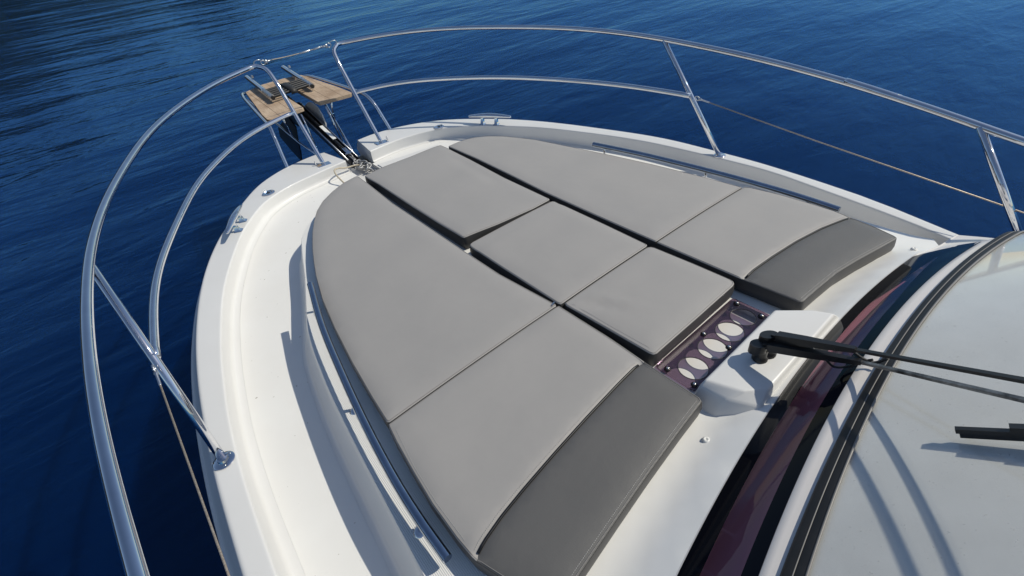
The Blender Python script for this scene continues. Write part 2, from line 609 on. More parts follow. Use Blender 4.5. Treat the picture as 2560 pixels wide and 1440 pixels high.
def compact(vs, fs):
    used = sorted({i for f in fs for i in f})
    mp = {k: i for i, k in enumerate(used)}
    return [vs[i] for i in used], [tuple(mp[i] for i in f) for f in fs]

# ------------------------------------------------------------------ sea, hill
def build_sea():
    me = bpy.data.meshes.new('water')
    s = 4000
    me.from_pydata([(-s, -s, 0), (s, -s, 0), (s, s, 0), (-s, s, 0)], [], [(0, 1, 2, 3)])
    me.materials.append(M['water'])
    o = link(bpy.data.objects.new('water', me)); o['kind'] = 'structure'
    o['label'] = 'calm deep blue sea with fine wind ripples'
    # headland beyond the bow to port, seen only as a reflection in the water
    mb = MB()
    rows = []
    for j in range(9):
        t = j / 8
        row = []
        for i in range(41):
            a = math.radians(-85 + 104 * i / 40)
            env = math.sin(math.pi * min(1, max(0, i / 40))) ** 0.5
            h = (118 + 20 * math.sin(i * 0.7) + 12 * math.sin(i * 1.9 + 1)) * env
            d = 420 + 160 * t + 12 * math.sin(i * 1.3)
            z = -2 + (h + 2) * math.sin(math.pi * 0.5 * t) + (3 * math.sin(i * 2.3 + j * 1.7) if 0 < j < 8 else 0)
            row.append((d * math.sin(a), d * math.cos(a), z))
        rows.append(row)
    mb.grid(rows)
    me = bpy.data.meshes.new('hills'); me.from_pydata([tuple(p) for p in mb.v], [], mb.f); me.materials.append(M['hill'])
    o = link(bpy.data.objects.new('hills', me)); o['kind'] = 'structure'
build_sea()

# ------------------------------------------------------------------ boat: form lines
def z_cap(y): return interp(y, [0, 1.45, 3.2, 3.7], [1.345, 1.35, 1.372, 1.366])
def z_deck(y): return interp(y, [0.5, 2.0, 3.7], [1.225, 1.248, 1.272])
def z_roof(x, y=1.0):
    return 1.447 - 0.046 * (x / 1.05) ** 2
def yF(x): return 0.256 + 0.048 * x - 0.091 * x * x
def yA(x): return 0.120 + 0.050 * x - 0.112 * x * x
def yf(x): return 0.087 + 0.052 * x - 0.099 * x * x
def ya(x): return 0.060 + 0.056 * x - 0.112 * x * x
def zF(x): return lerp(1.40, 1.515 - 0.05 * x * x, 1 - smooth01(0.88, 1.22, abs(x)))
def zA(x): return lerp(1.44, 1.650 - 0.08 * x * x, 1 - smooth01(0.95, 1.34, abs(x)))
def zf_(x): return lerp(1.47, 1.662 - 0.08 * x * x, 1 - smooth01(1.05, 1.38, abs(x)))
def za_(x): return lerp(1.49, 1.682 - 0.08 * x * x, 1 - smooth01(1.05, 1.38, abs(x)))

boat = thing('motor_boat', (0, 1.0, 0.0), 'white motor boat seen over its foredeck with grey sun pads and steel rails', 'boat')

# --- bulwark + hull
def curve2(pts, count):
    c = catmull([(p[0], p[1], 0) for p in pts], 10)
    return resample(c, count=count)
port_in = [(-.113, 3.674), (-.338, 3.65), (-.618, 3.595), (-.813, 3.485), (-.944, 3.327), (-1.066, 3.13), (-1.168, 2.917), (-1.27, 2.667), (-1.329, 2.486), (-1.419, 2.118), (-1.468, 1.843), (-1.499, 1.616), (-1.517, 1.396), (-1.525, 1.2), (-1.529, 0.94)]
port_out = [(-.153, 4.035), (-.234, 4.055), (-.461, 4.02), (-.601, 3.965), (-.77, 3.845), (-.952, 3.615), (-1.105, 3.36), (-1.236, 3.12), (-1.341, 2.875), (-1.425, 2.615), (-1.507, 2.268), (-1.557, 1.96), (-1.587, 1.675), (-1.604, 1.416), (-1.61, 1.18), (-1.612, 1.0)]
star_in = [(.11, 3.674), (.25, 3.69), (.417, 3.69), (.682, 3.614), (.861, 3.47), (1.019, 3.235), (1.22, 2.857), (1.34, 2.522), (1.47, 2.027), (1.518, 1.602), (1.534, 1.161), (1.519, 1.0)]
star_out = [(.153, 4.035), (.3, 4.045), (.512, 4.0), (.726, 3.89), (.902, 3.735), (1.074, 3.48), (1.324, 2.96), (1.506, 2.355), (1.6, 1.913), (1.617, 1.539), (1.612, 1.209), (1.588, 0.96)]
aft_port_in = [(-1.529, .94), (-1.522, .5), (-1.50, 0.0), (-1.48, -1.6)]
aft_port_out = [(-1.612, 1.0), (-1.608, .55), (-1.59, 0.0), (-1.57, -1.6)]
aft_star_in = [(1.519, 1.0), (1.452, .623), (1.386, .306), (1.342, .173), (1.31, -1.6)]
aft_star_out = [(1.588, .96), (1.536, .609), (1.465, .33), (1.403, .136), (1.39, -1.6)]

def bulwark(side):
    if side < 0:
        I = curve2(port_in, 60) + curve2(aft_port_in, 16)[1:]
        O = curve2(port_out, 60) + curve2(aft_port_out, 16)[1:]
    else:
        I = curve2(star_in, 60) + curve2(aft_star_in, 16)[1:]
        O = curve2(star_out, 60) + curve2(aft_star_out, 16)[1:]
    cap = MB(); hull = MB(); rub = MB()
    rows = []; hrows = []; rrows = []
    for k, (i, o) in enumerate(zip(I, O)):
        zc = z_cap(i.y); zo = z_cap(o.y)
        # outward plan normal of the outer edge
        a = O[max(0, k - 1)]; b = O[min(len(O) - 1, k + 1)]
        t = (b - a).normalized(); n = Vector((t.y, -t.x, 0))
        if n.dot(o - i) < 0: n = -n
        a = I[max(0, k - 1)]; b = I[min(len(I) - 1, k + 1)]
        t = (b - a).normalized(); m = Vector((t.y, -t.x, 0))
        if m.dot(o - i) < 0: m = -m
        zd = z_deck(i.y)
        P = lambda q, z: Vector((q.x, q.y, z))
        w = interp(i.y, [1.0, 2.8, 3.5], [0.0, 0.006, 0.014])       # the inner wall is slightly undercut towards the bow
        rf = 0.012 if side > 0 else 0.026                           # cove at the deck
        rows.append([P(i - m * (rf + 0.016 - w), zd + 0.0005), P(i - m * (rf * .45 + 0.006 - w), zd + rf * .12), P(i - m * (rf * .18 + 0.005 - w), zd + rf * .4), P(i - m * (0.005 - w), zd + rf), P(i - m * (0.0045 - w), zd + rf + 0.005), P(i - m * 0.0005, zc - 0.012), P(i - m * 0.0004, zc - 0.008),
                     P(i + m * 0.001, zc - 0.0035), P(i + m * 0.0035, zc - 0.0008), P(i + m * 0.007, zc), P(i + m * 0.011, zc + 0.0002), P(o - n * 0.020, zo + 0.0002), P(o - n * 0.014, zo),
                     P(o - n * 0.006, zo - 0.002), P(o - n * 0.001, zo - 0.008), P(o + n * 0.004, zo - 0.016), P(o + n * 0.008, zo - 0.022), P(o + n * 0.046, zo - 0.078), P(o + n * 0.048, zo - 0.082)])
        rrows.append([P(o + n * 0.044, zo - 0.080), P(o + n * 0.052, zo - 0.080), P(o + n * 0.058, zo - 0.084), P(o + n * 0.060, zo - 0.092), P(o + n * 0.056, zo - 0.102), P(o + n * 0.046, zo - 0.106)])
        hrows.append([P(o + n * 0.046, zo - 0.105), P(o + n * 0.01, zo - 0.24), P(o - n * 0.08, 0.75), P(o - n * 0.24, 0.25), P(o - n * 0.36, -0.05), P(o - n * 0.5, -0.4)])
    cap.grid(rows); rub.grid(rrows); hull.grid(hrows)
    # cheek that closes the end at the anchor slot
    r0 = rows[0]
    n0 = len(cap.v)
    low = [Vector((p.x, p.y, 1.235)) for p in (r0[0], r0[-1])]
    cap.add(r0 + [low[1], low[0]], [tuple(range(len(r0) + 2))])
    obj('bulwark', cap, 'gelcoat', boat, auto=50)
    obj('rub_rail', rub, 'rib', boat, auto=50)
    obj('hull_side', hull, 'gelcoat', boat, auto=60)
    return rows
rp = bulwark(-1)
rs = bulwark(1)

# --- side decks and foredeck (with the chain gully left open)
GX0, GX1, GY = -0.105, 0.085, 3.05
def build_deck():
    left = [r[0] for r in rp]; right = [r[0] for r in rs]
    poly = [Vector((p.x, p.y)) for p in left[::-1]]
    poly = [p for p in poly if p.x < GX0 - 0.01] + [Vector((GX0, 3.66)), Vector((GX0, GY)), Vector((GX1, GY)), Vector((GX1, 3.66))]
    poly += [Vector((p.x, p.y)) for p in right if p.x > GX1 + 0.01]
    if area2(poly) < 0: poly.reverse()
    poly = resample([(p.x, p.y, 0) for p in poly], step=0.05, closed=True)
    vs, fs = fill([(p.x, p.y) for p in poly], 0.09, lambda x, y: z_deck(y))
    obj('foredeck', compact(vs, fs), 'nonskid', boat)
    g = MB()
    z0 = 1.238
    g.add([(GX0, GY, z0), (GX1, GY, z0), (GX1, 4.03, z0), (GX0, 4.03, z0)], [(0, 1, 2, 3)])
    for x in (GX0, GX1):
        g.add([(x, GY, z0), (x, 3.70, z0), (x, 3.70, z_deck(3.7) - 0.0005), (x, GY, z_deck(GY) - 0.0005)], [(0, 1, 2, 3)])
    g.add([(GX0, GY, z0), (GX1, GY, z0), (GX1, GY, z_deck(GY)), (GX0, GY, z_deck(GY))], [(0, 1, 2, 3)])
    g.prism([(-0.16, 4.03, 0.2), (0.16, 4.03, 0.2), (0.16, 4.10, 0.2), (-0.16, 4.10, 0.2)], [(-0.16, 4.0, z0 - .002), (0.16, 4.0, z0 - .002), (0.16, 4.05, z0 - .012), (-0.16, 4.05, z0 - .012)])
    obj('chain_gully', g, 'gelcoat', boat, smooth=False)
    # thin groove lines of the locker lid on the starboard side
    lid = MB()
    a = Vector((.12, 3.565, z_deck(3.565))); b = Vector((.62, 3.50, z_deck(3.5)))
    lid.prism([(.10, 3.50, z_deck(3.5)), (.60, 3.34, z_deck(3.34)), (.64, 3.50, z_deck(3.5)), (.10, 3.585, z_deck(3.58))],
              [(.10, 3.505, z_deck(3.5) + .008), (.60, 3.345, z_deck(3.34) + .008), (.635, 3.495, z_deck(3.5) + .008), (.10, 3.58, z_deck(3.58) + .008)])
    obj('locker_lid', lid, 'gelcoat', boat, smooth=False)
build_deck()

# --- coachroof (raised plinth under the pads)
edge_half = [(0.0, 3.00), (.25, 2.985), (.45, 2.93), (.60, 2.86), (.72, 2.775), (.80, 2.68), (.865, 2.51), (.945, 2.25), (1.02, 2.03), (1.088, 1.82), (1.142, 1.485), (1.163, 1.27), (1.179, 1.056), (1.191, .865), (1.20, .718), (1.207, .6), (1.21, .40), (1.212, .22)]
def roof_outline():
    c = catmull([(p[0], p[1], 0) for p in edge_half], 8)
    right = resample(c, step=0.04)
    right = [Vector((p.x, p.y)) for p in right]
    right = [p for p in right if p.y > yF(p.x) + 0.01]
    left = [Vector((-p.x, p.y)) for p in right[1:]]
    aft = []
    for k in range(1, 48):
        x = lerp(-1.21, 1.21, k / 48)
        aft.append(Vector((x, yF(x) + 0.0)))
    left = [p for p in left if p.y > yF(p.x) + 0.01]
    poly = right[::-1] + left + aft           # starboard aft -> bow -> port aft -> across
    if area2(poly) < 0: poly.reverse()
    return poly
VX0, VX1, VY0, VY1 = -0.243, 0.243, 0.456, 0.598     # recess under the clear vent cover
def z_top(x, y):
    w = smooth01(0, 1, (0.165 - (y - yF(x))) / 0.165)
    return lerp(z_roof(x), zF(x), w * w)
def build_roof():
    poly = roof_outline()
    n = len(poly)
    rings = []
    def ring(d, zfun):
        q = offset(poly, d)
        r = []
        for p, o in zip(q, poly):
            if o.y <= yF(o.x) + 0.02:        # leave the edge that meets the coaming alone
                p = o
            r.append(Vector((p.x, p.y, zfun(o))))
        return r
    side = MB()
    dk = lambda o: z_deck(o.y)
    rows = [ring(.085, lambda o: dk(o) + 0.001), ring(.068, lambda o: dk(o) + .004), ring(.056, lambda o: dk(o) + .018), ring(.050, lambda o: dk(o) + .04),
            ring(.012, lambda o: z_top(o.x, o.y) - .022), ring(.006, lambda o: z_top(o.x, o.y) - .008), ring(0, lambda o: z_top(o.x, o.y))]
    side.grid(rows, closed=True)
    obj('coachroof_side', side, 'gelcoat', boat, auto=50)
    rect = [(VX0, VY0), (VX1, VY0), (VX1, VY1), (VX0, VY1), (VX0, VY0)]
    rect = [(p.x, p.y) for p in resample([(a, b, 0) for a, b in rect], step=0.03)]
    vs, fs = fill([(p.x, p.y) for p in poly], 0.055, z_top, [rect],
                  keep=lambda c: not (VX0 < c.x < VX1 and VY0 < c.y < VY1))
    cen = lambda f: sum((vs[i] for i in f), Vector()) / len(f)
    led = [f for f in fs if abs(cen(f).x) > 0.90 and 0.42 < cen(f).y < 2.3]
    ls = set(led)
    obj('coachroof', compact(vs, [f for f in fs if f not in ls]), 'coachroof', boat)
    obj('ribbed_ledge', compact(vs, [f for f in led if cen(f).x < 0]), 'ledge', boat)
    obj('ribbed_ledge', compact(vs, [f for f in led if cen(f).x > 0]), 'ledge', boat)
    rec = MB()
    zb = 1.4075
    pr = [(VX0, VY0), (VX1, VY0), (VX1, VY1), (VX0, VY1)]
    lo = [(x, y, zb) for x, y in pr]; hi = [(x, y, z_top(x, y)) for x, y in pr]
    rec.add(lo, [(0, 1, 2, 3)])
    for i in range(4):
        j = (i + 1) % 4
        rec.add([lo[i], lo[j], hi[j], hi[i]], [(0, 1, 2, 3)])
    obj('vent_recess', rec, 'gelcoat', boat, smooth=False)
build_roof()

# --- coaming between coachroof and windscreen, with the well under the tinted strip window
XS = [lerp(-1.30, 1.30, k / 104) for k in range(105)]
def well(x):
    return 0.055 if -0.97 < x < 0.925 else 0.0
def build_coaming():
    mb = MB()
    rows = []
    def add(fy, fz):
        rows.append([Vector((x, fy(x), fz(x))) for x in XS])
    add(lambda x: yF(x), zF)
    add(lambda x: yF(x) - .003, lambda x: zF(x) + 0.002)
    add(lambda x: yF(x) - .006, lambda x: zF(x) - (0.004 if well(x) else 0))
    wf = lambda x, d: zF(x) - d if well(x) else None
    add(lambda x: yF(x) - .008, lambda x: zF(x) - (.035 if well(x) else 0))
    add(lambda x: lerp(yF(x), yA(x), .5), lambda x: zF(x) - .015 if well(x) else lerp(zF(x), zA(x), .5))
    add(lambda x: lerp(yF(x), yA(x), .82), lambda x: zF(x) + .015 if well(x) else lerp(zF(x), zA(x), .82))
    add(lambda x: yA(x) + .010, lambda x: zA(x) - (.03 if well(x) else 0))
    add(lambda x: yA(x) + .006, lambda x: zA(x) - (0.004 if well(x) else 0))
    add(lambda x: yA(x) + .003, lambda x: zA(x) + 0.003)
    add(lambda x: lerp(yA(x), yf(x), .4), lambda x: lerp(zA(x), zf_(x), .45) + .003)
    add(yf, zf_)
    add(lambda x: ya(x) - .03, lambda x: za_(x) + .004)
    add(lambda x: ya(x) - .05, lambda x: za_(x) - 0.12)
    mb.grid(rows)
    # skirts down to the side decks
    for k in (0, -1):
        s = -1 if k == 0 else 1
        e = [r[k] for r in rows]
        mb.grid([e, [Vector((p.x + s * .012, p.y, p.z - .05)) for p in e], [Vector((p.x + s * .02, p.y, 1.251)) for p in e]])
    obj('windscreen_coaming', mb, 'coaming', boat, auto=55)
build_coaming()

def band_pt(x, t, dz=0.0):
    return Vector((x, lerp(yF(x) - .004, yA(x) + .004, t), lerp(zF(x), zA(x), t) + 0.006 * math.sin(math.pi * t) + dz))
def strip(t0f, t1f, x0, x1, n=70, th=0.005, xend=None):
    """thin closed slab between two fractions across the strip window"""
    top0 = []; bot0 = []
    mb = MB()
    rows = []
    for k in range(n + 1):
        f = k / n
        row = []
        for q in range(5):
            tt = q / 4
            x = lerp(x0, x1, f)
            t = lerp(t0f(x), t1f(x), tt)
            xe = lerp(x0, lerp(xend[0], xend[1], t), f) if xend else x
            row.append(band_pt(xe, t, 0.003))
        low = [p - Vector((0, 0, th)) for p in row]
        rows.append(row + low[::-1])
    mb.grid(rows, closed=True)
    m = len(rows[0])
    mb.f.append(tuple(range(m))); mb.f.append(tuple(range(len(mb.v) - m, len(mb.v))))
    return mb
e1 = lambda x: 0.30 + 0.28 * smooth01(0.35, 0.80, x)
e2 = lambda x: 0.80 - 0.16 * smooth01(0.30, 0.80, x)
win = thing_win = obj('strip_window', strip(e1, e2, -0.96, 0.80), 'tint_glass', boat, auto=40)
obj('black_border', strip(lambda x: 0.0, e1, -0.96, 0.93, xend=(0.89, 0.95)), 'frit', win, auto=40)
obj('black_border', strip(e2, lambda x: 1.0, -0.96, 0.95, xend=(0.93, 0.965)), 'frit', win, auto=40)
obj('black_border', strip(e1, e2, 0.80, 0.93), 'frit', win, auto=40)

# --- windscreen: rubber frame, trim beads, glass, sunshade, cabin behind
def fr_pt(x, t, h):
    return Vector((x, lerp(yf(x), ya(x) - .004, t), lerp(zf_(x), za_(x), t) + h))
FX = [lerp(-1.22, 1.22, k / 90) for k in range(91)]
prof = [(0.0, 0.000), (0.02, 0.009), (0.10, 0.012), (0.40, 0.013), (0.46, 0.009), (0.52, 0.013), (0.90, 0.013), (1.0, 0.010), (1.06, 0.0)]
mb = MB(); mb.grid([[fr_pt(x, t, h) for t, h in prof] for x in FX])
ws = obj('windscreen', mb, 'rubber', boat, auto=40)
for t, r in ((0.46, 0.0016), (0.98, 0.0030)):
    mb = MB(); mb.tube([fr_pt(x, t, 0.0115) for x in FX], r, 6)
    obj('trim_bead', mb, 'bead', ws)
RAKE = math.radians(27)
def ws_pt(x, s, off=0.0):
    sx = x * (1 - 0.10 * s)
    return Vector((sx, ya(x) - .004 - s * math.cos(RAKE) - off * math.sin(RAKE), za_(x) + 0.008 + s * math.sin(RAKE) - off * math.cos(RAKE)))
SS = [0, .1, .2, .3, .45, .6, .8, 1.0, 1.2]
def slab(x0, x1, o0, o1, n=50):
    mb = MB()
    xs = [lerp(x0, x1, k / n) for k in range(n + 1)]
    a = [[ws_pt(x, s, o0) for s in SS] for x in xs]
    b = [[ws_pt(x, s, o1) for s in SS] for x in xs]
    mb.grid(a); mb.grid(b)
    mb.grid([[r[0] for r in a], [r[0] for r in b]]); mb.grid([[r[-1] for r in a], [r[-1] for r in b]])
    mb.grid([a[0], b[0]]); mb.grid([a[-1], b[-1]])
    return mb
obj('glass', slab(-1.17, 1.17, 0, 0.004), 'screen_glass', ws, auto=40)
obj('sunshade', slab(-1.15, 1.15, 0.0055, 0.0095), 'shade_cloth', ws, auto=40)
for s in (-1, 1):
    mb = MB()
    e = [ws_pt(s * 1.18, q, 0.0) for q in SS]
    mb.grid([[p + Vector((s * -.02, .01, .012)) for p in e], [p + Vector((s * .05, -.02, .012)) for p in e], [p + Vector((s * .06, -.05, -.06)) for p in e]])
    obj('screen_pillar', mb, 'gelcoat', ws, auto=50)
mb = MB()
top = [ws_pt(x, 1.2, 0) for x in [lerp(-1.18, 1.18, k / 20) for k in range(21)]]
mb.grid([[p + Vector((0, .06, .0)) for p in top], [p + Vector((0, .03, .06)) for p in top], [Vector((p.x, -3.2, p.z + .10)) for p in top]])
for s in (-1, 1):
    e = [ws_pt(s * 1.20, q, 0.0) + Vector((s * .03, -.03, -.01)) for q in SS]
    mb.grid([e, [Vector((p.x, -3.2, p.z)) for p in e]])
    mb.add([(s * 1.24, e[0].y + .02, e[0].z), (s * 1.24, -3.2, e[0].z), (s * 1.30, -3.2, 1.25), (s * 1.30, e[0].y + .02, 1.25)], [(0, 1, 2, 3)])
obj('cabin', mb, 'gelcoat', boat, auto=40)

# --- wiper pod
pb = [(-.300, .445), (-.300, .365), (-.228, .262), (.345, .268), (.315, .335), (.215, .447)]
pm = [(-.262, .432), (-.248, .345), (-.205, .262), (.325, .268), (.292, .343), (.200, .438)]
pt_ = [(-.245, .424), (-.205, .318), (-.150, .275), (.300, .280), (.272, .338), (.190, .428)]
mb = MB()
r0 = [Vector((x, y, z_top(x, y) - .030)) for x, y in pb]
r1 = [Vector((x, y, 1.510)) for x, y in pm]
r2 = [Vector((x, y, 1.533)) for x, y in pt_]
n = 6
mb.add(r0 + r1 + r2, [(i, (i + 1) % n, n + (i + 1) % n, n + i) for i in range(n)] + [(n + i, n + (i + 1) % n, 2 * n + (i + 1) % n, 2 * n + i) for i in range(n)] + [tuple(range(2 * n, 3 * n))])
pod = obj('wiper_pod', mb, 'gelcoat', boat, smooth=True, auto=45)
bev = pod.modifiers.new('bevel', 'BEVEL'); bev.width = 0.007; bev.segments = 3; bev.limit_method = 'ANGLE'; bev.angle_limit = math.radians(12)

# --- wipers: two pantograph arms and a blade
def wiper_arm(base, head, knee, tip, rod_mat, rod_w):
    base, head, knee, tip = map(Vector, (base, head, knee, tip))
    a = MB()
    d = (knee - head).normalized()
    a.lathe(base, [(.024, 0), (.024, .010), (.021, .014), (.018, .022), (.019, .045), (.022, head.z - base.z - .02)], seg=20)
    # head cap
    sidev = d.cross(Vector((0, 0, 1))).normalized(); upv = sidev.cross(d).normalized()
    cap = []
    for k in range(20):
        t = 2 * math.pi * k / 20
        cap.append(head + d * (.027 * math.cos(t)) + sidev * (.0225 * math.sin(t)))
    a.prism([p - Vector((0, 0, .03)) for p in cap], [p + Vector((0, 0, .004)) for p in cap])
    # tapered channel section
    secs = []
    L_ = (knee - head).length
    for f, w, h in ((0.05, .011, .016), (.10, .011, .016), (.12, .0150, .025), (.45, .0130, .024), (.8, .0095, .018), (1.0, .0075, .013)):
        c = head + d * (L_ * f) + Vector((0, 0, 0.002))
        secs.append([c + sidev * w - upv * h * .55, c + sidev * w * .85 + upv * h * .45, c - sidev * w * .85 + upv * h * .45, c - sidev * w - upv * h * .55])
    a.grid(secs, closed=True)
    m = len(a.v)
    a.f.append((m - 24, m - 23, m - 22, m - 21)); a.f.append((m - 4, m - 3, m - 2, m - 1))
    o = obj('wiper', a, 'black_plastic', boat, auto=40)
    r = MB()
    dd = (tip - knee).normalized()
    q = Matrix((sidev, dd, upv)).transposed()
    c = (knee + tip) / 2 - dd * .01
    r.box(c, (rod_w, (tip - knee).length + .03, .008), q)
    obj('arm_rod', r, rod_mat, o, smooth=False)
    for f in (.42, .78):
        s = MB(); s.lathe(head + d * (L_ * f) - sidev * .0155, [(.003, -.001), (.003, .002)], axis=-sidev, seg=10)
        obj('pin', s, 'screw', o)
    return o
w1 = wiper_arm((-.054, .353, 1.531), (-.070, .362, 1.604), (-.034, .118, 1.683), (-.316, -.391, 2.106), 'worn_arm', .009)
w2 = wiper_arm((-.018, .345, 1.531), (-.042, .352, 1.630), (-.043, .140, 1.722), (-.298, -.385, 2.147), 'black_plastic', .011)
# washer hose
mb = MB(); mb.tube(catmull([(-.055, .19, 1.655), (-.05, .165, 1.64), (-.035, .135, 1.655), (-.02, .118, 1.675), (-.012, .10, 1.690)], 8), .0032, 8)
obj('washer_hose', mb, 'rubber', w1)
mb = MB(); mb.tube(catmull([(-.03, .14, 1.70), (-.02, .12, 1.685), (-.01, .095, 1.68), (.005, .075, 1.700)], 8), .004, 8)
obj('washer_hose', mb, 'rubber', w2)
# blade
a = Vector((-.208, -.095, 1.778)); b = Vector((-.181, -.176, 1.826)); d = (b - a).normalized(); e = b + d * .25
sv = d.cross(Vector((0, .64, .77))).normalized(); uv = sv.cross(d).normalized()
if uv.z < 0: uv = -uv; sv = -sv
q = Matrix((sv, d, uv)).transposed()
mb = MB()
mb.box(a.lerp(e, .5) + uv * .002, (.012, (e - a).length, .010), q)
mb.box(a.lerp(e, .5) - uv * .010, (.005, (e - a).length - .01, .012), q)
mb.box(a + d * .16 + uv * .012, (.016, .16, .012), q)
mb.box(a + d * .22 + uv * .022, (.012, .10, .010), q)
obj('blade', mb, 'black_plastic', w1, smooth=False)

# --- vent cover (clear tinted panel with four holes, six screws)
def vent():
    z1 = 1.4535; z0 = z1 - .004
    outer = [(VX0 - .004, VY0 - .008), (VX1 + .002, VY0 - .008), (VX1 + .002, VY1 + .006), (VX0 - .004, VY1 + .006)]
    outer = [(p.x, p.y) for p in resample([(x, y, 0) for x, y in round_corners([(a, b) for a, b in outer], .012)], step=.012, closed=True)]
    holes = []
    for cx_, cy_, r in ((-.165, .508, .050), (-.043, .512, .050), (.071, .514, .050), (.172, .520, .046)):
        holes.append([(cx_ + r * math.cos(2 * math.pi * k / 40), cy_ + r * math.sin(2 * math.pi * k / 40)) for k in range(41)])
    lines = holes
    vs, fs = fill(outer, .02, lambda x, y: z1, lines, keep=lambda c: not any(inside((c.x, c.y), h[:-1]) for h in holes))
    vs, fs = compact(vs, fs)
    mb = MB()
    mb.add(vs, fs)
    mb.add([Vector((p.x, p.y, z0)) for p in vs], [f[::-1] for f in fs])
    # walls
    for loop in [outer + [outer[0]]] + holes:
        mb.grid([[Vector((x, y, z1)) for x, y in loop], [Vector((x, y, z0)) for x, y in loop]])
    v = obj('vent_cover', mb, 'acrylic', boat, smooth=False)
    for x, y in ((-.230, .565), (-.005, .572), (.221, .574), (-.226, .464), (-.004, .474), (.216, .474)):
        s = MB(); s.lathe((x, y, z1 + .0005), [(.011, 0), (.011, .004), (.008, .007), (.0055, .0075)], seg=18)
        w = obj('screw_washer', s, 'black_plastic', v)
        s = MB(); s.lathe((x, y, z1 + .008), [(.0055, 0), (.0055, .0015), (.003, .0022)], seg=12)
        obj('screw', s, 'screw', w)
    for k, h in enumerate(holes):
        s = MB(); s.tube([Vector((x, y, z1 - .0012)) for x, y in h], .0016, 5, cap=False)
        obj('hole_rim', s, 'black_plastic', v)
vent()
for x, y in ((-.375, .325), (1.02, .245)):
    s = MB(); s.lathe((x, y, z_top(x, y) - .001), [(.012, 0), (.012, .004), (.009, .009), (.004, .010), (.003, .006)], seg=18)
    obj('cover_stud', s, 'white_plastic', boat)

